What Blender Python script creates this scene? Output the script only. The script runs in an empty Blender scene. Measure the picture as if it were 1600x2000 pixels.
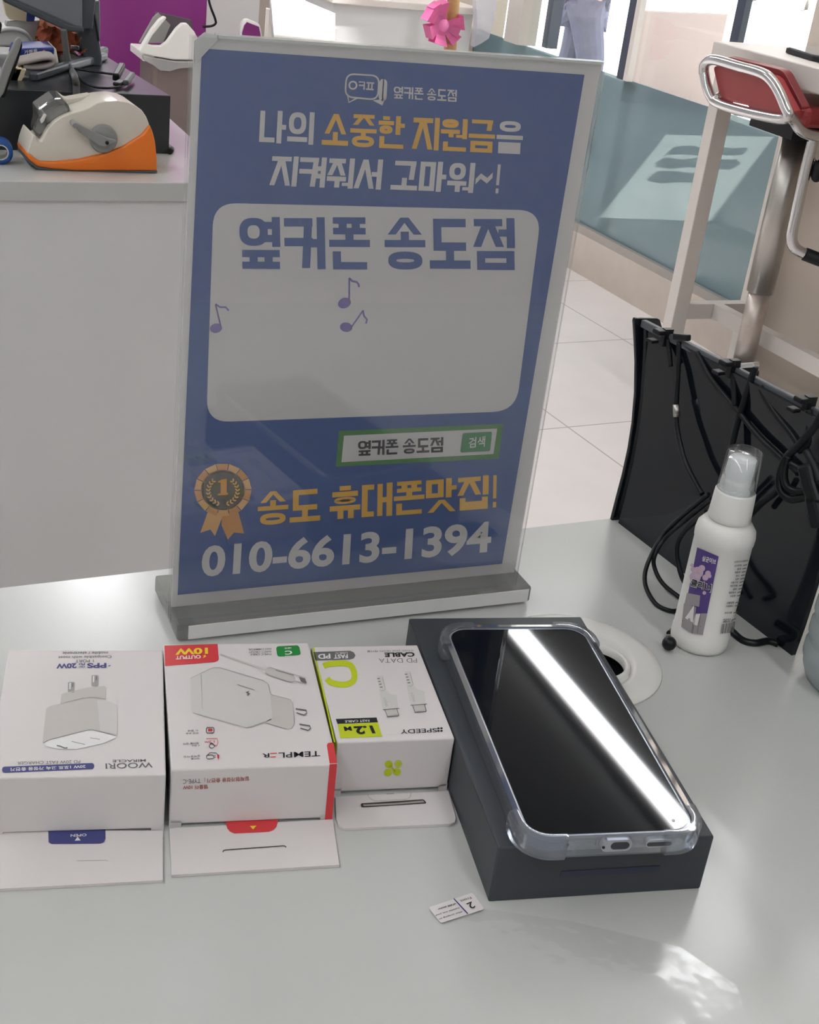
import bpy, bmesh, math, random
from mathutils import Vector, Matrix
random.seed(7)
S = bpy.context.scene
COL = S.collection
T = 0.74                                   # height of the counter top above the floor

# ------------------------------------------------------------------ camera
FOC = 2558.6
CAM = Vector((-0.2582, -0.6033, 0.3864 + T))
PITCH, YAW, ROLL = 0.4552, 0.4458, 0.1279
FW = Vector((math.sin(YAW)*math.cos(PITCH), math.cos(YAW)*math.cos(PITCH), -math.sin(PITCH)))
_r = Vector((math.cos(YAW), -math.sin(YAW), 0)); _u = _r.cross(FW)
RT = math.cos(ROLL)*_r + math.sin(ROLL)*_u
UP = -math.sin(ROLL)*_r + math.cos(ROLL)*_u
cd = bpy.data.cameras.new('camera'); cam = bpy.data.objects.new('camera', cd); COL.objects.link(cam)
cd.sensor_fit = 'VERTICAL'; cd.sensor_height = 24.0; cd.lens = FOC/2000*24.0
cd.clip_start = 0.02; cd.clip_end = 300
M = Matrix((RT, UP, -FW)).transposed().to_4x4(); M.translation = CAM
cam.matrix_world = M; S.camera = cam

# ------------------------------------------------------------------ world, sun, lights, exposure
S.view_settings.view_transform = 'Standard'; S.view_settings.look = 'None'
S.view_settings.gamma = 1.0; S.view_settings.use_curve_mapping = False
S.view_settings.exposure = 0.55
W = bpy.data.worlds.new('sky'); S.world = W; W.use_nodes = True
bg = W.node_tree.nodes['Background']; bg.inputs[0].default_value = (0.93, 0.96, 1.0, 1); bg.inputs[1].default_value = 1.7
SUN = Vector((0.30, 0.20, 0.93)).normalized()
sl = bpy.data.lights.new('sun', 'SUN'); sl.energy = 18; sl.angle = 0.006; sl.color = (1, .96, .9)
so = bpy.data.objects.new('sun', sl); COL.objects.link(so); so.rotation_euler = SUN.to_track_quat('Z', 'Y').to_euler(); so.location = (8, 8, 12)
LAMP = 10.0                                  # emission of the ceiling strips
def spot(name, loc, aim, energy, size, blend=.15, rad=.02):
    l = bpy.data.lights.new(name, 'SPOT'); l.energy = energy; l.spot_size = size; l.spot_blend = blend; l.shadow_soft_size = rad
    o = bpy.data.objects.new(name, l); COL.objects.link(o); o.location = loc
    o.rotation_euler = (Vector(loc)-Vector(aim)).to_track_quat('Z', 'Y').to_euler(); return o
def area(name, loc, aim, energy, sx, sy, col=(1, 1, 1)):
    l = bpy.data.lights.new(name, 'AREA'); l.energy = energy; l.shape = 'RECTANGLE'; l.size = sx; l.size_y = sy; l.color = col
    o = bpy.data.objects.new(name, l); COL.objects.link(o); o.location = loc
    o.rotation_euler = (Vector(loc)-Vector(aim)).to_track_quat('Z', 'Y').to_euler(); return o
S.cycles.use_denoising = True
S.cycles.max_bounces = 10; S.cycles.transparent_max_bounces = 24; S.cycles.sample_clamp_indirect = 6

# ------------------------------------------------------------------ pixel -> point helpers
def ray(p): return FW + RT*((p[0]-800)/FOC) - UP*((p[1]-1000)/FOC)
def onplane(q, n):
    q, n = Vector(q), Vector(n)
    return lambda p: CAM + ray(p)*(((q-CAM).dot(n))/ray(p).dot(n))
def onz(z): return onplane((0, 0, z), (0, 0, 1))
def ony(y): return onplane((0, y, 0), (0, 1, 0))
def onx(x): return onplane((x, 0, 0), (1, 0, 0))
def atd(p, D): return CAM + ray(p)*D
def oncyl(cx, cy, r):
    def f(p):
        d = ray(p); a = d.x**2+d.y**2; ox, oy = CAM.x-cx, CAM.y-cy
        b = ox*d.x+oy*d.y; c = ox*ox+oy*oy-r*r; disc = max(b*b-a*c, 0)
        return CAM + d*((-b-math.sqrt(disc))/a)
    return f

# ------------------------------------------------------------------ materials
def lin(c):
    def f(v):
        v /= 255.0
        return v/12.92 if v <= .04045 else ((v+.055)/1.055)**2.4
    return (f(c[0]), f(c[1]), f(c[2]), 1)
MATS = {}
def mat(name, rgb, rough=.5, spec=.5, metal=0, coat=0, var=.04, scale=30, emit=0, bump=0, bscale=200, alpha=1):
    m = bpy.data.materials.new(name); m.use_nodes = True; nt = m.node_tree; b = nt.nodes['Principled BSDF']
    b.inputs['Roughness'].default_value = rough; b.inputs['Specular IOR Level'].default_value = spec
    b.inputs['Metallic'].default_value = metal; b.inputs['Coat Weight'].default_value = coat; b.inputs['Coat Roughness'].default_value = .05
    b.inputs['Alpha'].default_value = alpha
    tc = nt.nodes.new('ShaderNodeTexCoord'); nz = nt.nodes.new('ShaderNodeTexNoise'); nz.inputs['Scale'].default_value = scale
    nz.inputs['Detail'].default_value = 3
    nt.links.new(tc.outputs['Object'], nz.inputs['Vector'])
    mx = nt.nodes.new('ShaderNodeMix'); mx.data_type = 'RGBA'
    c = lin(rgb); mx.inputs['A'].default_value = tuple(max(0, v*(1-var)) for v in c[:3])+(1,); mx.inputs['B'].default_value = tuple(min(1, v*(1+var)) for v in c[:3])+(1,)
    nt.links.new(nz.outputs['Fac'], mx.inputs['Factor']); nt.links.new(mx.outputs['Result'], b.inputs['Base Color'])
    if emit:
        b.inputs['Emission Color'].default_value = c; b.inputs['Emission Strength'].default_value = emit
    if bump:
        n2 = nt.nodes.new('ShaderNodeTexNoise'); n2.inputs['Scale'].default_value = bscale; nt.links.new(tc.outputs['Object'], n2.inputs['Vector'])
        bp = nt.nodes.new('ShaderNodeBump'); bp.inputs['Strength'].default_value = bump; bp.inputs['Distance'].default_value = .002
        nt.links.new(n2.outputs['Fac'], bp.inputs['Height']); nt.links.new(bp.outputs['Normal'], b.inputs['Normal'])
    MATS[name] = m; return m
def clear(name, tint=(255, 255, 255), rough=.03, body=0.0, bodyrgb=(220, 220, 220), gmin=.04, gmax=.6, bump=0, bscale=30):
    """clear plastic or glass: see-through, shiny at grazing angles, with a little milky body"""
    m = bpy.data.materials.new(name); m.use_nodes = True; nt = m.node_tree; nt.nodes.remove(nt.nodes['Principled BSDF'])
    out = nt.nodes['Material Output']; tr = nt.nodes.new('ShaderNodeBsdfTransparent'); tr.inputs[0].default_value = lin(tint)
    gl = nt.nodes.new('ShaderNodeBsdfGlossy'); gl.inputs['Roughness'].default_value = rough
    df = nt.nodes.new('ShaderNodeBsdfDiffuse'); df.inputs[0].default_value = lin(bodyrgb)
    lw = nt.nodes.new('ShaderNodeLayerWeight'); lw.inputs[0].default_value = .25
    mr = nt.nodes.new('ShaderNodeMapRange'); mr.inputs['To Min'].default_value = gmin; mr.inputs['To Max'].default_value = gmax
    nt.links.new(lw.outputs['Fresnel'], mr.inputs['Value'])
    m1 = nt.nodes.new('ShaderNodeMixShader'); m1.inputs[0].default_value = body
    nt.links.new(tr.outputs[0], m1.inputs[1]); nt.links.new(df.outputs[0], m1.inputs[2])
    m2 = nt.nodes.new('ShaderNodeMixShader'); nt.links.new(mr.outputs[0], m2.inputs[0])
    nt.links.new(m1.outputs[0], m2.inputs[1]); nt.links.new(gl.outputs[0], m2.inputs[2]); nt.links.new(m2.outputs[0], out.inputs[0])
    if bump:
        tc = nt.nodes.new('ShaderNodeTexCoord'); n2 = nt.nodes.new('ShaderNodeTexNoise'); n2.inputs['Scale'].default_value = bscale
        nt.links.new(tc.outputs['Object'], n2.inputs['Vector'])
        bp = nt.nodes.new('ShaderNodeBump'); bp.inputs['Strength'].default_value = bump; bp.inputs['Distance'].default_value = .003
        nt.links.new(n2.outputs['Fac'], bp.inputs['Height']); nt.links.new(bp.outputs['Normal'], gl.inputs['Normal']); nt.links.new(bp.outputs['Normal'], lw.inputs['Normal'])
    MATS[name] = m; return m

white_gloss = mat('white_laminate', (189, 190, 186), .22, .38, var=.015, scale=6)
paper = mat('carton_board', (211, 205, 203), .6, .25, var=.015)
paper_edge = mat('carton_board_cut', (196, 190, 183), .8, .1)
navy = mat('navy_ink', (66, 70, 122), .55, .3)
ink = mat('black_ink', (38, 38, 42), .6, .2)
grey_ink = mat('grey_ink', (105, 103, 104), .6, .2)
pale_ink = mat('pale_grey_ink', (192, 187, 182), .6, .2)
pale_ink2 = mat('paler_grey_ink', (202, 198, 194), .6, .2)
mid_ink = mat('mid_grey_ink', (158, 154, 150), .6, .2)
red_ink = mat('red_ink', (205, 62, 66), .5, .3)
brown_ink = mat('brick_red_ink', (160, 88, 76), .6, .2)
white_ink = mat('white_ink', (226, 224, 222), .6, .2)
yellow_ink = mat('yellow_ink', (232, 200, 60), .6, .2)
green_ink = mat('green_ink', (40, 130, 62), .6, .2)
lime_ink = mat('lime_ink', (186, 198, 40), .6, .2)
dark_board = mat('dark_grey_carton', (58, 62, 67), .5, .35, var=.05, scale=80)
slot_dark = mat('slot_shadow', (70, 62, 56), .8, .1)
black_plastic = mat('black_plastic', (18, 20, 23), .4, .3)
black_gloss = mat('black_acrylic', (20, 24, 30), .07, .5)
chrome = mat('chrome', (215, 215, 216), .12, .5, metal=1, var=.02)
steel = mat('brushed_steel', (185, 182, 176), .35, .5, metal=1, var=.08, scale=12)
white_plastic = mat('white_plastic', (222, 220, 214), .35, .45, var=.015)
white_metal = mat('white_painted_metal', (212, 205, 198), .45, .4, var=.02)
cream_plastic = mat('cream_plastic', (214, 207, 194), .28, .5, var=.015)
orange_plastic = mat('orange_plastic', (236, 122, 34), .35, .45, var=.02)
grey_plastic = mat('grey_plastic', (140, 140, 138), .45, .4, var=.03)
dgrey_plastic = mat('dark_grey_plastic', (84, 86, 90), .45, .4, var=.03)
beige_wall = mat('beige_wall_paint', (196, 184, 172), .7, .2, var=.05, scale=5)
white_wall = mat('white_wall_paint', (214, 214, 213), .75, .2, var=.02, scale=3)
acrylic = clear('clear_acrylic', (252, 252, 252), .02, .05, (226, 225, 223), .05, .5)  # milky body stands in for room light reflected by the sign panes
acrylic_edge = clear('acrylic_polished_edge', (238, 241, 240), .12, .28, (236, 238, 236), .06, .6)
tpu = clear('clear_soft_case', (232, 236, 242), .08, .10, (205, 210, 216), .06, .75)
tpu_film = clear('clear_plastic_film', (254, 254, 254), .22, .0, (215, 214, 212), .012, .10, bump=.35, bscale=60)

# ------------------------------------------------------------------ mesh helpers
class MB:
    def __init__(s): s.bm = bmesh.new(); s.mi = 0
    def face(s, pts):
        vs = [s.bm.verts.new(Vector(p)) for p in pts]
        f = s.bm.faces.new(vs); f.material_index = s.mi; return f
    def prism(s, base, off, bevel=0, seg=2):
        """polygon (3-D points) swept by the vector off"""
        off = Vector(off); b = [s.bm.verts.new(Vector(p)) for p in base]; t = [s.bm.verts.new(Vector(p)+off) for p in base]
        n = len(b); fs = []
        fs.append(s.bm.faces.new(b)); fs.append(s.bm.faces.new(t[::-1]))
        for i in range(n): fs.append(s.bm.faces.new((b[i], t[i], t[(i+1) % n], b[(i+1) % n])))
        for f in fs: f.material_index = s.mi
        bmesh.ops.recalc_face_normals(s.bm, faces=fs)
        if bevel:
            es = list({e for f in fs for e in f.edges})
            bmesh.ops.bevel(s.bm, geom=es, offset=bevel, segments=seg, profile=.5, affect='EDGES', clamp_overlap=True, material=-1)
        return s
    def box(s, c, size, yaw=0, bevel=0, seg=2):
        c = Vector(c); x, y, z = size[0]/2, size[1]/2, size[2]/2; R = Matrix.Rotation(yaw, 3, 'Z')
        pts = [c+R@Vector(v) for v in ((-x, -y, -z), (x, -y, -z), (x, y, -z), (-x, y, -z))]
        return s.prism(pts, (0, 0, size[2]), bevel, seg)
    def bar(s, a, b, w, h, up=(0, 0, 1), bevel=0):
        a, b = Vector(a), Vector(b); d = (b-a).normalized(); r = d.cross(Vector(up))
        if r.length < 1e-4: r = d.cross(Vector((1, 0, 0)))
        r.normalize(); u = r.cross(d)
        pts = [a+r*(i*w/2)+u*(j*h/2) for i, j in ((-1, -1), (1, -1), (1, 1), (-1, 1))]
        return s.prism(pts, b-a, bevel)
    def tube(s, path, r, n=12, closed=False, caps=True):
        P = [Vector(p) for p in path]; m = len(P); rr = r if isinstance(r, (list, tuple)) else [r]*m
        tan = [((P[(i+1) % m] if closed or i < m-1 else P[i])-(P[i-1] if closed or i > 0 else P[i])).normalized() for i in range(m)]
        t0 = tan[0]; u = t0.cross(Vector((0, 0, 1)))
        if u.length < 1e-3: u = t0.cross(Vector((1, 0, 0)))
        u.normalize(); rings = []
        for i in range(m):
            u = (u-tan[i]*u.dot(tan[i])).normalized(); v = tan[i].cross(u)
            rings.append([s.bm.verts.new(P[i]+(u*math.cos(2*math.pi*k/n)+v*math.sin(2*math.pi*k/n))*rr[i]) for k in range(n)])
        fs = []
        for i in range(m if closed else m-1):
            a, b = rings[i], rings[(i+1) % m]
            for k in range(n): fs.append(s.bm.faces.new((a[k], a[(k+1) % n], b[(k+1) % n], b[k])))
        if caps and not closed: fs.append(s.bm.faces.new(rings[0][::-1])); fs.append(s.bm.faces.new(rings[-1]))
        for f in fs: f.material_index = s.mi; f.smooth = len(f.verts) == 4
        return s
    def lathe(s, prof, c=(0, 0, 0), n=40, axis=None):
        """(radius, height) profile about a vertical axis through c (or about axis)"""
        c = Vector(c); q = (Vector(axis).normalized().to_track_quat('Z', 'Y').to_matrix() if axis else Matrix.Identity(3)); rings = []
        for r, z in prof:
            if r < 1e-6: rings.append([s.bm.verts.new(c+q@Vector((0, 0, z)))])
            else: rings.append([s.bm.verts.new(c+q@Vector((r*math.cos(2*math.pi*k/n), r*math.sin(2*math.pi*k/n), z))) for k in range(n)])
        fs = []
        for a, b in zip(rings, rings[1:]):
            for k in range(n):
                l = (k+1) % n
                if len(a) == 1 and len(b) == 1: continue
                if len(a) == 1: fs.append(s.bm.faces.new((a[0], b[l], b[k])))
                elif len(b) == 1: fs.append(s.bm.faces.new((a[k], a[l], b[0])))
                else: fs.append(s.bm.faces.new((a[k], a[l], b[l], b[k])))
        for f in fs: f.material_index = s.mi; f.smooth = True
        return s
    def ball(s, c, r, sc=(1, 1, 1), n=16):
        m = Matrix.Translation(Vector(c)) @ Matrix.Diagonal((*sc, 1))
        o = bmesh.ops.create_uvsphere(s.bm, u_segments=n, v_segments=n//2+2, radius=r, matrix=m)
        for v in o['verts']:
            for f in v.link_faces: f.material_index = s.mi; f.smooth = True
        return s
    def build(s, name, mats, parent=None, loc=None, smooth_angle=None):
        me = bpy.data.meshes.new(name); base = Vector(loc) if loc is not None else (parent.matrix_basis.translation.copy() if parent is not None and parent.type == 'EMPTY' else (Vector(parent['o']) if parent is not None else Vector((0, 0, 0))))
        for v in s.bm.verts: v.co -= base
        s.bm.to_mesh(me); s.bm.free()
        for m in (mats if isinstance(mats, (list, tuple)) else [mats]): me.materials.append(m)
        o = bpy.data.objects.new(name, me); COL.objects.link(o)
        if parent is None: o.location = base
        else: o.parent = parent
        ORIG[o.name] = base
        if smooth_angle:
            for p in me.polygons: p.use_smooth = True
            me.set_sharp_from_angle(angle=math.radians(smooth_angle))
        return o
ORIG = {}
_oldbuild = MB.build
def build(s, name, mats, parent=None, loc=None, smooth_angle=None):
    if parent is not None and parent.type != 'EMPTY': parent['o'] = tuple(ORIG[parent.name])
    o = _oldbuild(s, name, mats, parent, loc, smooth_angle)
    if parent is not None and 'o' in parent: del parent['o']
    return o
MB.build = build
def tag(o, label=None, cat=None, group=None, kind=None):
    if label: o['label'] = label
    if cat: o['category'] = cat
    if group: o['group'] = group
    if kind: o['kind'] = kind
    return o
def thing(name, label, cat, loc, group=None):
    o = bpy.data.objects.new(name, None); COL.objects.link(o); o.location = Vector(loc); o.empty_display_size = .05
    return tag(o, label, cat, group)
def struct(mb, name, mats): return tag(mb.build(name, mats), kind='structure')
def wave(pts, k=6):
    """smooth curve through points"""
    P = [Vector(p) for p in pts]; out = []
    for i in range(len(P)-1):
        a, b, c, d = P[max(i-1, 0)], P[i], P[i+1], P[min(i+2, len(P)-1)]
        for j in range(k):
            t = j/k; out.append(.5*((2*b)+(c-a)*t+(2*a-5*b+4*c-d)*t*t+(3*b-a-3*c+d)*t**3))
    out.append(P[-1]); return out

# ------------------------------------------------------------------ printing helpers (shapes drawn as pixels, laid on a real surface)
def poly(mb, pts, f): mb.face([f(p) for p in pts])
def rrect(c4, rad, n=6):
    """rounded quadrilateral: c4 in order around, rad in pixels"""
    out = []; Q = [Vector((p[0], p[1])) for p in c4]
    for i in range(4):
        p, a, b = Q[i], Q[i-1], Q[(i+1) % 4]; u = (a-p).normalized(); v = (b-p).normalized()
        s, e = p+u*rad, p+v*rad
        for k in range(n+1):
            t = k/n; out.append(tuple((1-t)**2*s+2*t*(1-t)*p+t*t*e))
    return out
def grid(mb, c4, f, nx=10, ny=6):
    A, B, C, D = [Vector(p) for p in c4]
    g = [[mb.bm.verts.new(f(tuple((A*(1-i/nx)+B*i/nx)*(1-j/ny)+(D*(1-i/nx)+C*i/nx)*j/ny))) for i in range(nx+1)] for j in range(ny+1)]
    for j in range(ny):
        for i in range(nx):
            fc = mb.bm.faces.new((g[j][i], g[j][i+1], g[j+1][i+1], g[j+1][i])); fc.material_index = mb.mi
def stroke(mb, pts, w, f, closed=False):
    """line of width w pixels"""
    P = [Vector((p[0], p[1])) for p in pts]; n = len(P)
    L, R = [], []
    for i in range(n):
        a = P[i-1] if (i > 0 or closed) else P[i]; b = P[(i+1) % n] if (i < n-1 or closed) else P[i]
        d = (b-a).normalized(); nrm = Vector((-d.y, d.x))*w/2; L.append(P[i]+nrm); R.append(P[i]-nrm)
    for i in range(n if closed else n-1):
        j = (i+1) % n; mb.face([f(tuple(q)) for q in (L[i], L[j], R[j], R[i])])
def disc(mb, c, rx, ry, f, n=24, rot=0): mb.face([f((c[0]+rx*math.cos(t)*math.cos(rot)-ry*math.sin(t)*math.sin(rot), c[1]+rx*math.cos(t)*math.sin(rot)+ry*math.sin(t)*math.cos(rot))) for t in [2*math.pi*k/n for k in range(n)]])
def ring(mb, c, rx, ry, w, f, n=28): stroke(mb, [(c[0]+rx*math.cos(2*math.pi*k/n), c[1]+ry*math.sin(2*math.pi*k/n)) for k in range(n)], w, f, True)
_tx = {}
def textpolys(body, bold=0, shear=0):
    key = (body, bold, shear)
    if key in _tx: return _tx[key]
    c = bpy.data.curves.new('tmp', 'FONT'); c.body = body; c.size = 1; c.offset = bold; c.shear = shear; c.fill_mode = 'FRONT'; c.resolution_u = 4
    o = bpy.data.objects.new('tmp', c); COL.objects.link(o); bpy.context.view_layer.update()
    m = o.evaluated_get(bpy.context.evaluated_depsgraph_get()).to_mesh()
    V = [(v.co.x, v.co.y) for v in m.vertices]; F = [tuple(p.vertices) for p in m.polygons]
    bpy.data.objects.remove(o); bpy.data.curves.remove(c)
    x0, x1 = min(v[0] for v in V), max(v[0] for v in V); y0, y1 = min(v[1] for v in V), max(v[1] for v in V)
    V = [((v[0]-x0)/(x1-x0), (v[1]-y0)/(y1-y0)) for v in V]; _tx[key] = (V, F); return V, F
def text(mb, body, A, B, C, f, bold=.02, shear=0):
    """A baseline start, B baseline end, C top at the start - all pixels"""
    V, F = textpolys(body, bold, shear); A, B, C = Vector(A), Vector(B), Vector(C)
    vs = [mb.bm.verts.new(f(tuple(A+(B-A)*v[0]+(C-A)*v[1]))) for v in V]
    for p in F:
        try: fc = mb.bm.faces.new([vs[i] for i in p]); fc.material_index = mb.mi
        except ValueError: pass

# block hangul: heavy square strokes composed letter by letter
CHO = 'ㄱㄲㄴㄷㄸㄹㅁㅂㅃㅅㅆㅇㅈㅉㅊㅋㅌㅍㅎ'; JUNG = 'ㅏㅐㅑㅒㅓㅔㅕㅖㅗㅘㅙㅚㅛㅜㅝㅞㅟㅠㅡㅢㅣ'
JONG = ' ㄱㄲㄳㄴㄵㄶㄷㄹㄺㄻㄼㄽㄾㄿㅀㅁㅂㅄㅅㅆㅇㅈㅊㅋㅌㅍㅎ'
def jamo(ch, x0, y0, x1, y1, tv, th):
    """strokes of one letter in a box: ('l', x,y,x,y,width) or ('o', ...)"""
    w, h = x1-x0, y1-y0; H = lambda y, a=0., b=1.: ('r', x0+a*w, y-th/2, x0+b*w, y+th/2); V = lambda x, a=0., b=1.: ('r', x-tv/2, y0+a*h, x+tv/2, y0+b*h)
    top, bot, lft, rgt = y1-th/2, y0+th/2, x0+tv/2, x1-tv/2; mid = (y0+y1)/2; cx = (x0+x1)/2
    D = lambda a, b, c, d: ('l', x0+a*w, y0+b*h, x0+c*w, y0+d*h, tv)
    if ch == 'ㄱ': return [H(top), ('l', rgt, y1, x1-tv*.75, y0, tv)]
    if ch == 'ㅋ': return [H(top), ('l', rgt, y1, x1-tv*.9, y0, tv), H(mid+.02*h)]
    if ch == 'ㄴ': return [V(lft), H(bot)]
    if ch == 'ㄷ': return [V(lft), H(top), H(bot)]
    if ch == 'ㄹ': return [H(top), ('r', x1-tv, mid, x1, y1), H(mid), ('r', x0, y0, x0+tv, mid), H(bot)]
    if ch == 'ㅁ': return [V(lft), V(rgt), H(top), H(bot)]
    if ch == 'ㅂ': return [V(lft), V(rgt), H(mid), H(bot)]
    if ch == 'ㅅ': return [D(.5, 1, .10, 0), D(.5, 1, .90, 0)]
    if ch == 'ㅈ': return [H(top), ('l', cx, y1, x0+.1*w, y0, tv), ('l', cx, y1, x1-.1*w, y0, tv)]
    if ch == 'ㅍ': return [H(top), H(bot), V(x0+.3*w), V(x0+.7*w)]
    if ch == 'ㅇ': return [('o', cx, mid, w/2, h/2, tv, th)]
    if ch == 'ㅎ': return [('r', cx-.22*w, y1-th*.9, cx+.22*w, y1), ('r', x0, y1-th*2.1, x1, y1-th*1.1), ('o', cx, y0+(h-th*2.2)/2, w*.42, (h-th*2.2)/2, tv, th*.9)]
    return []
def syllable(ch, t):
    if ch == '!': return [('r', .30, .28, .62, 1), ('r', .30, 0, .62, .17)]
    if ch == '~': return [('l', 0, .38, .3, .58, t), ('l', .28, .58, .7, .42, t), ('l', .68, .42, 1, .62, t)]
    k = ord(ch)-0xAC00; ini, med, fin = CHO[k//588], JUNG[k % 588//28], JONG[k % 28]; tv, th = t, t*.84; o = []
    f = fin != ' '; thf = th*.86 if f else th
    if med in 'ㅏㅓㅕㅣㅐㅔ':
        y0 = .44 if f else 0
        if ini == 'ㅈ' or ini == 'ㅅ': y0i = y0
        else: y0i = y0+.0
        two = med in 'ㅐㅔ'; vx = 1-tv/2 if med not in 'ㅏ' else .84-tv/2
        vx0 = vx-tv/2
        xi = vx0-.07 if med not in 'ㅓㅕ' else vx0-.10
        if two: xi = vx0-tv-.22
        o += jamo(ini, 0, y0i, xi, 1, tv, thf)
        o.append(('r', vx0, y0-(.02 if not f else .02), vx0+tv, 1.02))
        c = (y0+1)/2
        if med == 'ㅏ': o.append(('r', vx0+tv, c-thf/2, 1, c+thf/2))
        if med == 'ㅓ': o.append(('r', vx0-.2, c-thf/2, vx0, c+thf/2))
        if med == 'ㅕ': o += [('r', vx0-.2, c+.13-thf/2, vx0, c+.13+thf/2), ('r', vx0-.2, c-.13-thf/2, vx0, c-.13+thf/2)]
        if med == 'ㅐ': o += [('r', vx0-.13-tv*.9, y0, vx0-.13, 1.), ('r', vx0-.14, c-thf/2, vx0, c+thf/2)]
        if f: o += jamo(fin, .06, -.02, .98, .36, tv, thf)
    elif med in 'ㅗㅜㅡㅠ':
        if f:
            yi, yv = .68, .50; hi = 1.0
            o += jamo(ini, .1, yi, .9, hi+.02, tv, thf*.9)
            o.append(('r', 0, yv-thf/2, 1, yv+thf/2))
            if med == 'ㅗ': o.append(('r', .5-tv/2, yv, .5+tv/2, yi+.06))
            if med == 'ㅜ': o.append(('r', .5-tv/2, .34, .5+tv/2, yv))
            o += jamo(fin, .08, -.02, .92, .34, tv, thf)
        else:
            if med == 'ㅗ':
                o += jamo(ini, .1, .36, .9, 1.0, tv, th); o.append(('r', 0, 0, 1, th)); o.append(('r', .5-tv/2, th, .5+tv/2, .42))
            if med == 'ㅜ': o += jamo(ini, .1, .5, .9, 1, tv, th); o.append(('r', 0, .36-th/2, 1, .36+th/2)); o.append(('r', .5-tv/2, 0, .5+tv/2, .36))
            if med == 'ㅠ': o += jamo(ini, .08, .46, .92, 1.02, tv, th); o.append(('r', 0, .33-th/2, 1, .33+th/2)); o += [('r', .26, 0, .26+tv, .33), ('r', .6, 0, .6+tv, .33)]
            if med == 'ㅡ': o += jamo(ini, .1, .36, .9, 1, tv, th); o.append(('r', 0, 0, 1, th))
    else:                                   # ㅝ ㅢ
        y0 = .40 if f else 0
        o.append(('r', 1-tv, y0-.02, 1, 1.02))
        if med == 'ㅢ':
            o += jamo(ini, .04, .30, .70, 1, tv, th); o.append(('r', 0, .06, .76, .06+th))
        else:
            hv = y0+(.30 if not f else .20)
            o += jamo(ini, .04, hv+.12, .66, 1, tv, thf); o.append(('r', 0, hv-thf/2, .72, hv+thf/2)); o.append(('r', .30, y0-(0 if not f else -.02), .30+tv, hv))
            yb = y0+(.12 if not f else .06); o.append(('r', .58, yb-thf*.35, 1-tv, yb+thf*.35))
        if f: o += jamo(fin, .1, -.02, .98, .28, tv, thf)
    return o
def hangul(mb, body, A, B, C, f, t=.155, space=.36, pad=.08, keys=None, lift=(0, -1, 0)):
    """one line of block letters; keys: material index per character"""
    widths = {' ': space, '!': .34, '~': .62}; ws = [widths.get(c, 1)+(0 if c == ' ' else pad) for c in body]; tot = sum(ws)-pad
    A, B, C = Vector(A), Vector(B), Vector(C); x = 0
    for i, c in enumerate(body):
        if c != ' ':
            cw = widths.get(c, 1)
            if keys: mb.mi = keys[i]
            m = lambda u, v, x=x, cw=cw: f(tuple(A+(B-A)*((x+u*cw)/tot)+(C-A)*v))
            for si, s_ in enumerate(syllable(c, t)):
                m = lambda u, v, x=x, cw=cw, si=si: f(tuple(A+(B-A)*((x+u*cw)/tot)+(C-A)*v))+Vector(lift)*(si*1.4e-5)
                if s_[0] == 'r': _, a, b, c_, d = s_; mb.face([m(a, b), m(c_, b), m(c_, d), m(a, d)])
                elif s_[0] == 'l':
                    _, a, b, c_, d, w = s_
                    if abs(d-b) > .25: mb.face([m(a-w/2, b), m(a+w/2, b), m(c_+w/2, d), m(c_-w/2, d)])   # ends cut level
                    else:
                        mb.face([m(a, b-w/2), m(c_, d-w/2), m(c_, d+w/2), m(a, b+w/2)])
                else:
                    _, cx, cy, rx, ry, tv, th = s_; n = 28
                    p = lambda k, a, b: m(cx+a*math.copysign(abs(math.cos(k))**.8, math.cos(k)), cy+b*math.copysign(abs(math.sin(k))**.8, math.sin(k)))
                    for k in range(n):
                        k0, k1 = 2*math.pi*k/n, 2*math.pi*(k+1)/n
                        mb.face([p(k0, rx, ry), p(k1, rx, ry), p(k1, rx-tv, ry-th), p(k0, rx-tv, ry-th)])
        x += ws[i]

# ================================================================== ROOM
RY = math.radians(2.6)                      # the shop's grid against the sign's own axes
ex = Vector((math.cos(RY), math.sin(RY), 0)); ey = Vector((-math.sin(RY), math.cos(RY), 0))
def WX(y): return 2.0 - (y-2.18)*.042        # the window wall's inner face
# floor tiles
ft = bpy.data.materials.new('floor_tile'); ft.use_nodes = True
nt = ft.node_tree; b = nt.nodes['Principled BSDF']; b.inputs['Roughness'].default_value = .35; b.inputs['Specular IOR Level'].default_value = .35
tc = nt.nodes.new('ShaderNodeTexCoord'); mp = nt.nodes.new('ShaderNodeMapping'); mp.inputs['Rotation'].default_value = (0, 0, -.075); mp.inputs['Location'].default_value = (-.0, .0, 0)
br = nt.nodes.new('ShaderNodeTexBrick'); br.offset = 0; br.inputs['Scale'].default_value = 1; br.inputs['Brick Width'].default_value = .53; br.inputs['Row Height'].default_value = .53
br.inputs['Mortar Size'].default_value = .0022; br.inputs['Color1'].default_value = lin((224, 217, 214)); br.inputs['Color2'].default_value = lin((220, 212, 209)); br.inputs['Mortar'].default_value = lin((168, 160, 154))
nt.links.new(tc.outputs['Object'], mp.inputs['Vector']); nt.links.new(mp.outputs[0], br.inputs['Vector'])
nz = nt.nodes.new('ShaderNodeTexNoise'); nz.inputs['Scale'].default_value = 9; mx = nt.nodes.new('ShaderNodeMix'); mx.data_type = 'RGBA'; mx.blend_type = 'MULTIPLY'; mx.inputs['Factor'].default_value = .10
nt.links.new(tc.outputs['Object'], nz.inputs['Vector']); nt.links.new(br.outputs['Color'], mx.inputs['A']); nt.links.new(nz.outputs['Fac'], mx.inputs['B']); nt.links.new(mx.outputs['Result'], b.inputs['Base Color'])
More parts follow.
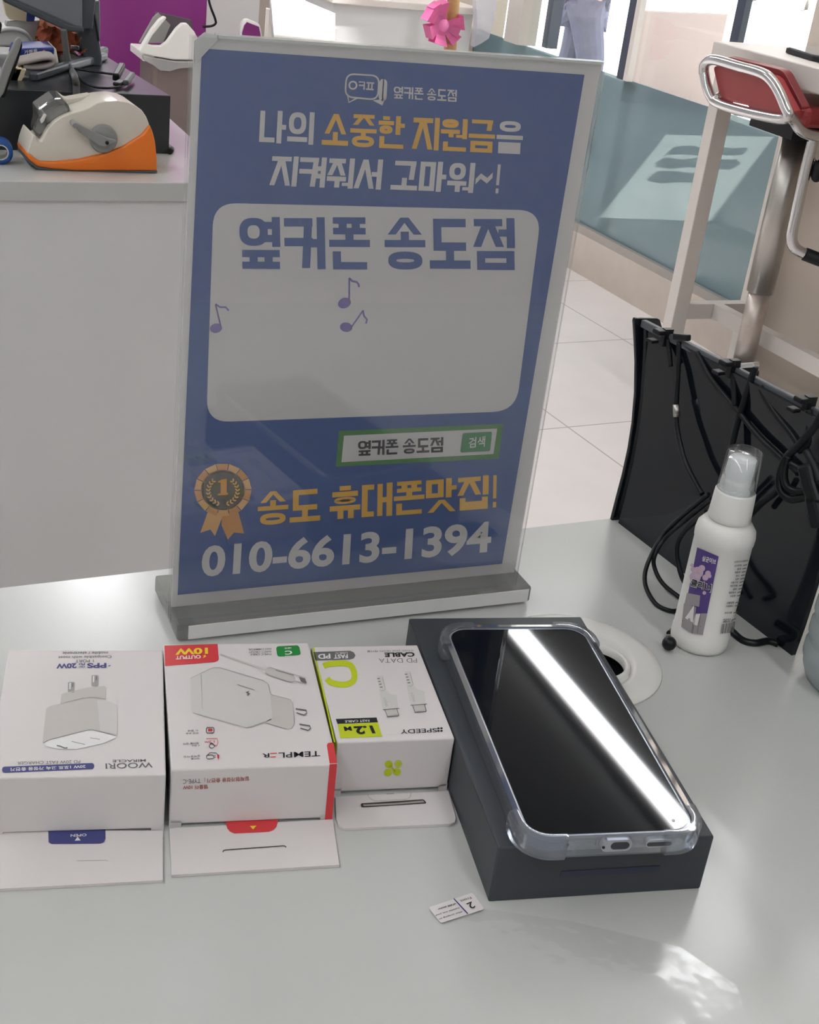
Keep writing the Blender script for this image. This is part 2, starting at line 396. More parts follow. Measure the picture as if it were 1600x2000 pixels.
m = MB(); m.prism([(-3, -3, -.05), (2.1, -3, -.05), (2.1, 6.3, -.05), (-3, 6.3, -.05)], (0, 0, .05)); o = struct(m, 'floor', ft)
mp.inputs['Location'].default_value = (-1.79*math.cos(.075)-.0+.53*4-.16, -2.12+.53*5-.135, 0)
m = MB(); m.box((-.4, 1.65, 2.65), (5.4, 9.5, .1)); struct(m, 'ceiling', white_wall)
m = MB(); m.box((-3.05, 1.65, 1.3), (.1, 9.5, 2.6)); struct(m, 'wall_left', white_wall)
m = MB(); m.box((-.4, -3.05, 1.3), (5.2, .1, 2.6)); struct(m, 'wall_front', white_wall)
m = MB(); m.box((-.4, 6.35, 1.3), (5.2, .1, 2.6)); struct(m, 'wall_back', white_wall)
# window wall: solid pier to the right, low curb under the glass, lintel above
def wallstrip(m, y0, y1, z0, z1, th=.14, inner=0):
    m.prism([(WX(y0)+inner, y0, z0), (WX(y0)+inner+th, y0, z0), (WX(y1)+inner+th, y1, z0), (WX(y1)+inner, y1, z0)], (0, 0, z1-z0))
m = MB(); wallstrip(m, -3, 2.19, 0, 2.6); wallstrip(m, 3.98, 6.3, 0, 2.6); wallstrip(m, 2.19, 3.98, 2.35, 2.6)
struct(m, 'wall_right', beige_wall)
stone = mat('beige_stone', (194, 183, 173), .5, .35, var=.10, scale=14)
m = MB(); wallstrip(m, 2.19, 3.98, 0, .125); struct(m, 'baseboard_right', stone)
rail_mat = mat('grey_aluminium', (158, 152, 146), .35, .5, metal=.4, var=.05)
dark_frame = mat('dark_blue_grey_frame', (62, 70, 84), .4, .4, var=.08, scale=20)
light_frame = mat('pale_frame_paint', (196, 190, 182), .5, .3, var=.03)
film = clear('teal_window_film', (206, 216, 217), .03, .60, (114, 138, 147), .03, .4)
glass = clear('window_glass', (252, 254, 254), .01, 0, (255, 255, 255), .008, .10)
win = thing('window_1', None, None, (WX(3), 3.0, .125)); win['kind'] = 'structure'
def wpart(name, y0, y1, z0, z1, x0, th, mt):
    m = MB(); wallstrip(m, y0, y1, z0, z1, th, x0); return m.build(name, mt, win)
wpart('bottom_rail', 2.19, 3.98, .125, .150, .004, .05, rail_mat)
wpart('film_panel', 2.19, 3.98, .150, .622, .022, .006, film)
wpart('glass_pane', 2.19, 3.98, .622, 2.35, .022, .006, glass)
wpart('frame_post', 3.60, 3.70, .622, 2.35, -.01, .07, light_frame)
wpart('mullion', 3.50, 3.535, .63, 2.35, .045, .04, dark_frame)
wpart('mullion', 2.950, 2.985, .622, 2.35, -.004, .02, dark_frame)
wpart('mullion', 2.452, 2.487, .622, 2.35, -.004, .02, dark_frame)
wpart('door_edge_strip', 2.928, 2.949, .622, 2.35, -.004, .02, white_metal)
# LED strips on the ceiling; all but the window-side one are added fill
def strip(x0, y0, x1, y1, label, w, power):
    t = thing('ceiling_strip_light', label, 'ceiling light', ((x0+x1)/2, (y0+y1)/2, 2.6), 'linear lights on the ceiling')
    m = MB(); m.bar((x0, y0, 2.588), (x1, y1, 2.588), w+.02, .024); m.build('housing', white_metal, t)
    m = MB(); m.bar((x0, y0, 2.570), (x1, y1, 2.570), w, .012); m.build('diffuser', mat('led_diffuser', (250, 252, 255), .5, .2, emit=LAMP*power, var=.001), t)
strip(1.655, 1.0, 1.655, 2.50, 'long white LED strip light on the ceiling along the window side', .055, 4.2)
strip(-1.3, -2.6, -1.3, 4.2, 'long white LED strip light added unseen on the ceiling by the left wall', .12, 1.3)
strip(.2, -2.6, .2, -.9, 'white LED strip light added unseen on the ceiling behind the viewer', .12, 1.45)
strip(.5, 3.1, .5, 5.8, 'white LED strip light added on the ceiling to brighten the back of the shop', .12, 3.2)

# ================================================================== OUTSIDE
GZ = -.35
pave = mat('pale_pavement', (214, 212, 208), .8, .2, var=.05, scale=3)
m = MB(); m.prism([(2.12, -6, GZ-.1), (45, -6, GZ-.1), (45, 60, GZ-.1), (2.12, 60, GZ-.1)], (0, 0, .1)); struct(m, 'pavement', pave)
m = MB(); m.prism([(2.12, -3, GZ), (2.16, -3, GZ), (1.95, 6.3, GZ), (1.90, 6.3, GZ)], (0, 0, .35)); struct(m, 'kerb', stone)
# unseen arcade roof added to shade the pavement, opening shaped for the sun patch
patch = [onz(GZ)(p) for p in [(1302, 262), (1515, 266), (1392, 432), (1172, 425)]]
CZ = 2.9; sh = lambda P: Vector((P.x+SUN.x/SUN.z*(CZ-GZ), P.y+SUN.y/SUN.z*(CZ-GZ), CZ))
hole = [sh(P) for P in patch]
ox0, ox1, oy0, oy1 = 2.14, 6.21+SUN.x/SUN.z*(CZ-GZ), -6, 30
bmr = MB(); outer = [(ox0, oy0, CZ), (ox1, oy0, CZ), (ox1, oy1, CZ), (ox0, oy1, CZ)]
eo = []
for L in (outer, hole):
    vs = [bmr.bm.verts.new(Vector(p)) for p in L]
    eo += [bmr.bm.edges.new((vs[i], vs[(i+1) % len(vs)])) for i in range(len(vs))]
r = bmesh.ops.triangle_fill(bmr.bm, use_beauty=True, use_dissolve=False, edges=eo)
fs = [g for g in r['geom'] if isinstance(g, bmesh.types.BMFace)]
ext = bmesh.ops.extrude_face_region(bmr.bm, geom=fs)
for v in [g for g in ext['geom'] if isinstance(g, bmesh.types.BMVert)]: v.co.z += .12
bmesh.ops.recalc_face_normals(bmr.bm, faces=bmr.bm.faces[:])
o = bmr.build('unseen_arcade_roof', white_wall); tag(o, kind='structure')
# unseen letter-shaped plates added in the opening to cast shadows on the pavement
rows = [[(1298, 303), (1318, 286), (1352, 284), (1378, 290), (1398, 284), (1430, 290), (1462, 288), (1452, 302), (1420, 304), (1400, 298), (1372, 305), (1335, 301)],
        [(1280, 318), (1300, 307), (1335, 312), (1365, 307), (1400, 312), (1440, 311), (1448, 320), (1428, 331), (1380, 330), (1345, 326), (1312, 330), (1282, 326)],
        [(1262, 352), (1285, 334), (1322, 334), (1345, 338), (1385, 335), (1402, 343), (1380, 358), (1330, 356), (1290, 358)]]
sgn = thing('letter_shadow_caster', 'three unseen rows of lettering shapes added to cast shadows on the pavement', 'shadow caster', sum(hole, Vector())/4, None)
for rw in rows:
    m = MB(); m.prism([sh(onz(GZ)(p)) for p in rw], (0, 0, .02)); m.build('shadow_plate', dark_frame, sgn)
# railing posts far out on the sunlit pavement
B1, B2 = onz(GZ)((1474, 3)), onz(GZ)((1574, 21)); d = B2-B1
rg = thing('railing', 'steel railing with two posts out on the sunlit pavement', 'railing', B1)
for P in (B1, B2):
    m = MB(); m.tube([P, P+Vector((0, 0, 1.05))], .035, 10); m.build('post', steel, rg)
    m = MB(); m.lathe([(0, 0), (.14, 0), (.14, .015), (0, .015)], P, 16); m.build('base_plate', steel, rg)
m = MB(); m.tube([B1-d*.6+Vector((0, 0, .45)), B2+d*.8+Vector((0, 0, .45))], .03, 8); m.build('rail', steel, rg)
# low pale wall outside, between the two dark mullions
a, bb, c = onz(GZ)((1243, 200)), None, None
wl = mat('pale_pink_render', (172, 158, 155), .8, .2, var=.04, scale=2)
PW = onplane(onz(GZ)((1350, 216)), (.45, .89, 0)); 
tl, tr = PW((1243, 22)), PW((1421, 30)); 
m = MB(); m.prism([Vector((tl.x, tl.y, GZ)), Vector((tr.x, tr.y, GZ)), Vector((tr.x, tr.y, tr.z)), Vector((tl.x, tl.y, tl.z))], (.12, .14, 0))
tag(m.build('planter_wall', wl, None, (tl.x, tl.y, GZ)), 'pale pinkish low wall standing on the pavement outside the window', 'low wall')
# ------------------------------------------------------------------ passer-by
jeans = mat('faded_denim', (112, 114, 134), .9, .1, var=.25, scale=18)
skin = mat('skin', (205, 160, 135), .6, .3); jacket = mat('grey_jacket', (150, 148, 146), .9, .1, var=.15, scale=10); hairm = mat('dark_hair', (40, 34, 30), .7, .2)
PB = Vector((4.03, 6.82, GZ)); fx = Vector((.85, -.5, 0)).normalized(); rx_ = Vector((fx.y, -fx.x, 0))
def PP(f, r, z): return PB+fx*f+rx_*r+Vector((0, 0, z))
def skinmesh(name, verts, edges, mt, parent, sub=2):
    me = bpy.data.meshes.new(name); base = parent.location if parent.type == 'EMPTY' else Vector(ORIG[parent.name])
    me.from_pydata([Vector(v[0])-base for v in verts], edges, []); me.materials.append(mt)
    o = bpy.data.objects.new(name, me); COL.objects.link(o); o.parent = parent; ORIG[o.name] = base.copy()
    o.modifiers.new('skin', 'SKIN'); me.skin_vertices or None
    sv = me.skin_vertices[0].data if me.skin_vertices else None
    if sv is None:
        bpy.context.view_layer.objects.active = o; bpy.ops.object.mode_set(mode='EDIT'); bpy.ops.object.mode_set(mode='OBJECT'); sv = me.skin_vertices[0].data
    for i, v in enumerate(verts): sv[i].radius = (v[1], v[1]) if not isinstance(v[1], tuple) else v[1]; sv[i].use_root = (i == 0)
    s_ = o.modifiers.new('sub', 'SUBSURF'); s_.levels = sub; s_.render_levels = sub
    return o
pp = thing('person', 'passer-by in faded jeans and a grey jacket walking past outside', 'person', PB)
bv = [(PP(0, 0, .93), (.125, .155)), (PP(0, .09, .86), .085), (PP(.10, .09, .50), .062), (PP(.02, .09, .09), .042), (PP(.13, .09, .04), .032),
      (PP(0, -.09, .86), .085), (PP(-.03, -.09, .49), .062), (PP(-.22, -.09, .12), .042), (PP(-.12, -.09, .04), .032),
      (PP(0, 0, 1.15), (.10, .14)), (PP(0, 0, 1.38), (.11, .16)), (PP(.01, 0, 1.5), .055), (PP(.03, 0, 1.60), .085), (PP(.035, 0, 1.70), .08),
      (PP(0, .19, 1.40), .055), (PP(-.06, .25, 1.14), .042), (PP(.14, .20, 1.24), .03), (PP(.20, .18, 1.27), .035),
      (PP(0, -.19, 1.40), .055), (PP(-.06, -.25, 1.14), .042), (PP(.14, -.20, 1.24), .03), (PP(.20, -.18, 1.27), .035)]
be = [(0, 1), (1, 2), (2, 3), (3, 4), (0, 5), (5, 6), (6, 7), (7, 8), (0, 9), (9, 10), (10, 11), (11, 12), (12, 13), (10, 14), (14, 15), (15, 16), (16, 17), (10, 18), (18, 19), (19, 20), (20, 21)]
for hand, sgnv in ((17, 1), (21, -1)):
    hp = bv[hand][0]
    for k in range(4):
        j = len(bv); q = hp+rx_*(.024*(k-1.5))
        bv.append((q+fx*.012+Vector((0, 0, -.05)), .009)); bv.append((q+fx*.035+Vector((0, 0, -.082-.006*(1-abs(k-1.5)))), .008)); be += [(hand, j), (j, j+1)]
    j = len(bv); bv.append((hp+fx*.045+Vector((0, 0, -.02)), .010)); bv.append((hp+fx*.06+Vector((0, 0, -.05)), .009)); be += [(hand, j), (j, j+1)]
skinmesh('body', bv, be, skin, pp, 1)
skinmesh('trousers', [(PP(0, 0, .95), (.15, .18)), (PP(0, .09, .84), .115), (PP(.10, .09, .50), .09), (PP(.03, .09, .14), .075), (PP(0, -.09, .84), .115), (PP(-.03, -.09, .49), .09), (PP(-.20, -.09, .16), .075)],
         [(0, 1), (1, 2), (2, 3), (0, 4), (4, 5), (5, 6)], jeans, pp)
skinmesh('jacket', [(PP(0, 0, 1.15), (.135, .175)), (PP(0, 0, .86), (.155, .2)), (PP(0, 0, 1.39), (.13, .19)), (PP(.01, 0, 1.49), .07), (PP(0, .20, 1.40), .075), (PP(-.06, .255, 1.14), .062), (PP(.12, .205, 1.23), .048), (PP(0, -.20, 1.40), .075), (PP(-.06, -.255, 1.14), .062), (PP(.12, -.205, 1.23), .048)],
         [(0, 1), (0, 2), (2, 3), (2, 4), (4, 5), (5, 6), (2, 7), (7, 8), (8, 9)], jacket, pp)
m = MB(); m.ball(PP(0, 0, 1.68), .105, (1, 1, 1)); m.build('hair', hairm, pp)
for s_ in (1, -1):
    f_ = bv[4][0] if s_ == 1 else bv[8][0]
    m = MB(); m.ball(f_+Vector((0, 0, .01))-fx*.05, .05, (1, 1, 1)); m.ball(f_+fx*.03, .05, (1, 1, .9)); m.build('shoe', black_plastic, pp)

# ================================================================== BAR TABLE AND STOOL BY THE WINDOW
ED = Vector((.045, -1, 0)).normalized(); EN = Vector((1, .045, 0)).normalized()   # along the table, towards the window
tp = thing('bar_table', 'narrow white bar table with square metal legs standing along the window', 'table', (1.9, 1.6, 0))
TZ = .838; c0 = onz(TZ)((1394, 79)); W_ = .215; L_ = 1.7
m = MB(); m.prism([c0+Vector((0, 0, -.052)), c0+ED*L_+Vector((0, 0, -.052)), c0+ED*L_+EN*(W_+.06)+Vector((0, 0, -.052)), c0+EN*(W_+.06)+Vector((0, 0, -.052))], (0, 0, .052), .003); m.build('tabletop', white_metal, tp)
lg = [Vector((1.735, 2.125, 0)), Vector((1.965, 2.125, 0))]; lg += [q+ED*(L_-.12) for q in lg]
for q in lg:
    m = MB(); m.box(q+Vector((0, 0, .402)), (.042, .042, .768), -.045, .002); l = m.build('leg', white_metal, tp)
    m = MB(); m.lathe([(0, 0), (.02, 0), (.02, .008), (.006, .01), (.006, .02), (0, .02)], q, 16); m.build('levelling_foot', chrome, l)
zs = .178
m = MB(); m.bar(lg[0]+Vector((.02, 0, zs)), lg[1]+Vector((-.02, 0, zs)), .03, .04); m.build('side_stretcher', white_metal, tp)
m = MB(); m.bar(lg[2]+Vector((.02, 0, zs)), lg[3]+Vector((-.02, 0, zs)), .03, .04); m.build('side_stretcher', white_metal, tp)
md = (lg[0]+lg[1])/2; m = MB(); m.bar(md+ED*.016+Vector((0, 0, zs)), md+ED*(L_-.136)+Vector((0, 0, zs)), .03, .04); m.build('long_stretcher', white_metal, tp)
# thin dark tray left on it
tr_ = onz(TZ+.001); q = [tr_(p) for p in [(1534, 103), (1640, 100), (1640, 131), (1586, 119)]]
t = thing('tablet', 'thin dark tablet lying on the white bar table by the window', 'tablet', q[0])
m = MB(); m.prism(q, (0, 0, .012), .002); m.build('case', black_plastic, t)
m = MB(); m.prism([v.lerp(sum(q, Vector())/4, .08)+Vector((0, 0, .0122)) for v in q], (0, 0, .0015)); m.build('screen', mat('pale_screen', (150, 152, 156), .1, .6), t)
# stool
st = thing('bar_stool', 'bar stool with a red padded seat and chrome frame', 'stool', (1.80, 1.90, 0))
red_vinyl = mat('red_vinyl', (158, 58, 60), .35, .45, var=.05); red_dark = mat('dark_red_vinyl', (120, 40, 44), .35, .45)
SX = onplane((1.63, 1.9, .75), (1, .03, .16))
loop = [(1375, 140), (1378, 124), (1395, 117), (1440, 129), (1488, 143), (1508, 158), (1522, 180), (1534, 208), (1541, 226), (1528, 232), (1490, 226), (1440, 214), (1404, 202), (1390, 190), (1380, 165)]
lp = [SX(p) for p in loop]; lp2 = wave(lp+[lp[0]], 5)[:-1]
m = MB(); m.tube(lp2, .0118, 12, True); m.build('back_frame', chrome, st)
nb = Vector((1, .03, .16)).normalized()
pan = [SX(p)+nb*.012 for p in rrect([(1384, 128), (1498, 153), (1537, 226), (1399, 196)], 12)]
m = MB(); m.prism(pan, nb*.03, .006); m.build('backrest', red_vinyl, st)
pan = [SX(p)+nb*.043 for p in rrect([(1384, 113), (1499, 142), (1540, 222), (1399, 190)], 14)]
m = MB(); m.prism(pan, nb*.02, .006); m.build('back_cushion', red_dark, st)
e1 = SX((1538, 222)); e0 = SX((1396, 197)); sy0, sy1 = e1.y, e0.y; sz = .712
seat = [Vector((x, y, sz)) for x, y in ((1.70, sy0+.02), (1.96, sy0+.02), (1.975, (sy0+sy1)/2), (1.96, sy1-.02), (1.70, sy1-.02))]
m = MB(); m.prism(seat, (0, 0, .045), .018, 3); m.build('seat', red_vinyl, st)
bend = [Vector((1.655, sy0+.01, sz+.02)), Vector((1.64, sy0+.01, sz+.055)), Vector((1.632, sy0+.01, sz+.09))]
m = MB()
for yy in (sy0, sy1):
    P0 = SX((1541, 226)) if yy == sy0 else e0
    m.tube(wave([P0, Vector((P0.x+.02, yy, sz+.02)), Vector((P0.x+.07, yy, sz-.008)), Vector((1.85, yy, sz-.012)), Vector((1.97, yy, sz-.012))]), .0118, 12)
m.tube([Vector((1.97, sy0, sz-.012)), Vector((1.97, sy1, sz-.012))], .0118, 12); m.build('seat_frame', chrome, st)
SC = Vector((1.80, 1.90, 0))
rust = mat('rust_spotted_chrome', (190, 180, 172), .34, .5, metal=.7, var=.26, scale=26)
m = MB(); m.tube([SC+Vector((0, 0, .30)), SC+Vector((0, 0, sz-.03))], .033, 20); m.build('cover_tube', steel, st)
m = MB(); m.tube([SC+Vector((0, 0, .10)), SC+Vector((0, 0, .31))], .0265, 20); m.build('column', rust, st)
m = MB(); m.lathe([(0, .04), (.045, .04), (.045, .10), (.03, .115), (0, .115)], SC, 24); m.build('collar', black_plastic, st)
m = MB(); m.lathe([(0, 0), (.20, 0), (.20, .012), (.15, .028), (.06, .045), (0, .045)], SC, 40); m.build('base', chrome, st)
m = MB(); m.box(SC+Vector((0, 0, sz-.02)), (.16, .16, .03)); m.build('seat_plate', black_plastic, st)
F = onplane((1.86, 1.75, 0), (.387, .81, 0))
ft_ = [F((1590, 268)), F((1570, 350)), F((1556, 415)), F((1547, 462)), F((1553, 484)), F((1572, 496))]; fe = [F((1572, 496)), F((1660, 530))]
m = MB(); m.tube(wave(ft_), .013, 12); fo = m.build('footrest', chrome, st)
m = MB(); m.tube(fe, .0155, 12); m.build('grip_sleeve', black_plastic, fo)
m = MB(); q0, q1 = F((1580, 292)), F((1596, 322)); m.tube([q0, q1], .004, 8); lv = m.build('height_lever', chrome, st)
m = MB(); m.ball(F((1598, 334)), .016, (1, 1, 1.6)); m.build('lever_knob', black_plastic, lv)

# ================================================================== BACK OF THE SHOP
purple = mat('purple_paint', (122, 46, 112), .35, .4, var=.06, scale=2)
m = MB(); yp = 5.15
pl_, pr_ = ony(yp)((212, 60)).x-.12, ony(yp)((405, 20)).x
m.prism([(pl_, yp, 0), (pr_, yp, 0), (pr_, yp+.5, 0), (pl_, yp+.5, 0)], (0, 0, 1.9), .01)
tag(m.build('purple_cabinet', purple, None, (pl_, yp, 0)), 'tall glossy purple cabinet behind the white waste bin', 'cabinet')
# waste bin
bcx, bcy = 1.0, 4.72; by = ony(bcy-.13)
bn = thing('waste_bin', 'grey brown waste bin with white open swing lid before the purple cabinet', 'bin', (bcx, bcy, 0))
bin_body = mat('grey_brown_plastic', (112, 100, 96), .5, .3); 
L0, R0 = by((284, 110)).x, by((398, 110)).x; zb_ = by((300, 108)).z
m = MB(); m.prism([(L0+.03, bcy-.12, 0), (R0-.03, bcy-.12, 0), (R0-.03, bcy+.12, 0), (L0+.03, bcy+.12, 0)], (0, 0, zb_), .02); m.build('bin_body', bin_body, bn)
lid_out = [(272, 100), (278, 88), (296, 58), (312, 38), (322, 32), (326, 35), (314, 50), (298, 70), (289, 86), (297, 89), (315, 90), (326, 82), (345, 56), (356, 46), (366, 46), (380, 62), (391, 84), (398, 98), (398, 118), (340, 117), (300, 110), (275, 104)]
m = MB(); m.prism([by(p) for p in lid_out], (0, .03, 0), .004)
m.box(((L0+R0)/2, bcy+.01, zb_-.012), (R0-L0+.01, .24, .03), 0, .004); m.build('lid', white_plastic, bn)
m = MB(); m.prism([by(p)+Vector((0, .10, 0)) for p in [(284, 92), (312, 42), (322, 33), (345, 56), (330, 92)]], (0, .02, 0)); m.build('swing_flap', mat('grey_flap', (140, 138, 135), .5, .3), bn)
m = MB(); m.prism([by(p)+Vector((0, .14, 0)) for p in [(312, 92), (318, 50), (322, 34), (392, 50), (396, 92)]], (0, .02, 0)); m.build('lid_inside', mat('dim_grey_plastic', (92, 84, 88), .6, .2), bn)
m = MB(); m.prism([by(p)+Vector((0, -.012, 0)) for p in [(277, 108), (340, 119), (398, 120), (398, 130), (350, 133), (330, 139), (312, 137), (296, 125), (280, 117)]], (0, .02, 0), .003); m.build('bag_edge', clear('thin_bin_bag', (236, 236, 236), .2, .4, (200, 198, 196)), bn)
# cable hanging by the cabinet
yc = ony(5.0); m = MB(); m.tube(wave([yc(p) for p in [(404, -60), (408, 0), (420, 36), (421, 46), (412, 51), (396, 52)]]), .005, 8)
tag(m.build('hanging_cable', black_plastic, None, yc((420, 40))), 'black cable looping down beside the purple cabinet', 'cable')
# white side counter
yk = 3.72; kf = ony(yk); x0, x1 = kf((649, 60)).x, kf((926, 40)).x; zt_ = kf((800, 6)).z
ck = thing('side_counter', 'white side counter against the back end of the window', 'counter', ((x0+x1)/2, yk+.2, 0))
m = MB(); m.box(((x0+x1)/2, yk+.22, (zt_-.02)/2), (x1-x0, .42, zt_-.02), 0, .003); m.build('carcass', white_wall, ck)
m = MB(); m.box(((x0+x1)/2, yk+.21, zt_-.008), (x1-x0+.03, .46, .022), 0, .003); m.build('worktop', white_metal, ck)
# white tabletop standing in for a glaring sunlit patch, lit by an added spot
zt2 = .70; q = [onz(zt2)(p) for p in [(537, 92), (655, 92), (655, 26), (560, -14), (528, -14)]]
dt = thing('glare_patch_table', 'white tabletop standing in for a sunlit patch, under an added spot lamp', 'table', (q[0].x, q[0].y, 0))
m = MB(); m.prism([v-Vector((0, 0, .04)) for v in q], (0, 0, .04)); m.build('tabletop', white_gloss, dt)
cq = sum(q, Vector())/len(q)
for v in (q[0], q[1], q[2], q[4]):
    w_ = v.lerp(cq, .16); m = MB(); m.box((w_.x, w_.y, (zt2-.04)/2), (.04, .04, zt2-.04)); m.build('leg', white_metal, dt)
spot('added_wall_spot', (1.2, 4.3, 2.5), (1.75, 6.2, .5), 90, math.radians(60), .6)  # unseen lamp added to brighten the back wall
spot('added_glare_spot', (cq.x+.1, cq.y-.3, 2.5), cq, 260, math.radians(34), .3)  # unseen lamp added to make the glaring patch on the white top
# purple mesh chair back with white frame
ych = ony(4.75); chz = thing('office_chair', 'office chair with a purple back in a white frame', 'chair', (ych((490, 60)).x, 4.9, 0))
bo = [(470, 62), (474, 44), (482, 36), (508, 47), (513, 66), (516, 100), (470, 100)]
m = MB(); m.prism([ych(p) for p in bo], (0, .04, 0), .01); m.build('back_frame', white_plastic, chz)
m = MB(); m.prism([ych(p)+Vector((0, -.006, 0)) for p in [(473, 64), (477, 49), (482, 43), (505, 52), (508, 66), (510, 96), (473, 96)]], (0, .02, 0)); m.build('back_mesh', purple, chz)
cxx = chz.location.x; m = MB(); m.box((cxx, 4.93-.02, .34), (.36, .32, .06), 0, .02); m.build('seat', purple, chz)
m = MB(); m.bar((cxx, 4.79, .37), (cxx, 4.775, .44), .05, .02); m.build('back_bracket', white_plastic, chz)
m = MB(); m.tube([(cxx, 4.93, .04), (cxx, 4.93, .32)], .025, 12); m.build('column', chrome, chz)
for k in range(5):
    a = 2*math.pi*k/5; m = MB(); m.bar((cxx, 4.93, .06), (cxx+.2*math.cos(a), 4.93+.2*math.sin(a), .05), .04, .03); m.ball((cxx+.2*math.cos(a), 4.93+.2*math.sin(a), .026), .026); m.build('leg', white_plastic, chz)
# cane with pink bow
yb = 3.45; bf = ony(yb); pk = mat('pink_ribbon', (236, 132, 186), .35, .4, var=.08, scale=40); wood = mat('cane_wood', (176, 138, 96), .7, .2, var=.2, scale=60)
ca = bf((886, 0)); cb = bf((880, 90))
m = MB(); dr = (cb-ca); dr = dr/abs(dr.z); m.tube([Vector((cb.x, yb, 0)), cb, ca, ca+Vector((0, 0, .35))], .020, 12)
cn = m.build('cane_stick', wood, None, (cb.x, yb, 0)); tag(cn, 'brown cane stick standing before the white side counter', 'stick')
bw = thing('ribbon_bow', 'pink ribbon bow tied to the brown cane stick', 'bow', bf((860, 50)))
def loop_(c, tip, wd):
    C0, T0 = bf(c), bf(tip); d = T0-C0; n_ = Vector((0, -1, 0)); sd = d.cross(n_).normalized(); mm = MB(); rows_ = []
    for k in range(13):
        t = k/12; up = math.sin(math.pi*t)*.05; along = math.sin(math.pi*t*.5)*1.0 if t < .5 else math.sin(math.pi*t*.5)
        a = d*(math.sin(math.pi*t)) ; off = n_*(.012+.045*(1-math.cos(math.pi*2*t))/2*(1 if t < .5 else -0.2)+.03*(.5-t))
        w2 = wd*(.35+.65*math.sin(math.pi*t))/2; rows_.append((C0+a+off-sd*w2, C0+a+off+sd*w2))
    for p, q_ in zip(rows_, rows_[1:]): mm.face([p[0], p[1], q_[1], q_[0]])
    bmesh.ops.solidify(mm.bm, geom=mm.bm.faces[:], thickness=.002); return mm
for tip, wd in (((852, 2), .045), ((827, 24), .042), ((828, 60), .042), ((848, 84), .048), ((894, 40), .045), ((880, 76), .040), ((840, 6), .03), ((884, 60), .03)):
    loop_((860, 48), tip, wd).build('ribbon_loop', pk, bw)
m = MB(); m.ball(bf((860, 48))+Vector((0, -.02, 0)), .022, (1, .8, 1)); m.build('knot', pk, bw)
# clear wrap hanging by the window
wf = ony(3.66); wm = clear('crinkled_wrap', (244, 244, 248), .12, .5, (214, 210, 216), .06, .5, bump=.6, bscale=25)
m = MB(); q = [wf(p) for p in [(928, -40), (975, -40), (966, 40), (955, 75), (940, 85), (926, 92), (932, 50)]]
m.prism(q, (0, .03, 0)); wr = m.build('plastic_wrap', wm, None, q[3]); tag(wr, 'crinkled clear plastic wrap hanging beside the white side counter', 'plastic wrap')

# ================================================================== DESK AT THE LEFT AND WHAT STANDS ON IT
DY = 1.008
dk = thing('reception_desk', 'white reception desk behind the sign stand, with the tape dispenser on it', 'desk', (-.4, 1.5, 0))
sl_ = .06
m = MB(); m.prism([(-1.4, DY-.08, T-.024), (.225, DY+.014, T-.024), (.225, 1.95, T-.024), (-1.4, 1.95, T-.024)], (0, 0, .024), .0015); m.build('desktop', white_gloss, dk)
m = MB(); m.prism([(-1.4, DY-.074, 0), (.215, DY+.020, 0), (.215, DY+.04, 0), (-1.4, DY-.054, 0)], (0, 0, T-.024)); m.build('front_panel', white_wall, dk)
m = MB(); m.box((.205, 1.48, (T-.024)/2), (.02, .88, T-.024)); m.build('side_panel', white_wall, dk)
# tape dispenser
yd = 1.066; df = ony(yd); c4 = lambda pts: [(p[0]/4, p[1]/4) for p in pts]
td = thing('tape_dispenser', 'orange and cream tape dispenser with a grey crank on the white desk', 'tape dispenser', (.05, yd+.03, T))
DW = .062
bodyo = c4([(216, 1195), (228, 1140), (245, 1090), (262, 1050), (278, 1062), (285, 1085), (305, 1103), (328, 1105), (342, 1080), (360, 1040), (385, 995), (420, 955), (470, 920), (540, 890), (640, 862), (700, 840), (760, 805), (830, 792), (920, 786), (1000, 798), (1060, 825), (1110, 862), (1145, 915), (1168, 975), (1110, 1050), (960, 1145), (800, 1203), (600, 1247), (420, 1264), (300, 1262)])
m = MB(); m.prism([df(p) for p in bodyo], (-.004, DW, 0), .004, 3); m.build('body', cream_plastic, td, smooth_angle=40)
fi = c4([(490, 775), (560, 825), (700, 800), (760, 790), (720, 840), (660, 862), (560, 880), (500, 850)])
m = MB(); m.prism([df(p)+Vector((0, .045, 0)) for p in fi], (0, .016, 0), .002); m.build('far_cheek', cream_plastic, td)
orangeo = c4([(214, 1190), (300, 1258), (420, 1260), (600, 1243), (800, 1199), (960, 1141), (1110, 1046), (1168, 970), (1192, 1030), (1212, 1110), (1224, 1230), (1226, 1332), (600, 1332), (400, 1318), (290, 1300), (216, 1240)])
m = MB(); m.prism([df(p)+Vector((0, -.0035, 0)) for p in orangeo], (-.004, DW+.007, 0), .003, 3); m.build('orange_base', orange_plastic, td, smooth_angle=40)
footo = c4([(218, 1240), (292, 1298), (400, 1316), (600, 1330), (1224, 1330), (1222, 1348), (600, 1350), (290, 1318), (222, 1268)])
z0d = T+.0005
m = MB(); fp = [df(p)+Vector((0, -.003, 0)) for p in footo]
for v in fp: v.z = max(v.z, z0d)
m.prism(fp, (-.004, DW+.006, 0)); m.build('rubber_foot', dgrey_plastic, td)
q0 = onplane((0, yd-.0001, 0), (0, 1, 0)); dc = q0((201, 270)); rr_ = (q0((228, 270))-dc).length
m = MB(); m.lathe([(0, 0), (rr_, 0), (rr_, .004), (rr_-.002, .006), (0, .006)], dc+Vector((0, -.001, 0)), 36, (0, -1, 0)); m.build('crank_dial', grey_plastic, td)
cr = c4([(545, 925), (560, 928), (600, 948), (700, 1000), (770, 1035), (830, 1062), (893, 1078), (893, 1095), (850, 1108), (800, 1130), (760, 1118), (700, 1080), (600, 1010), (548, 948)])
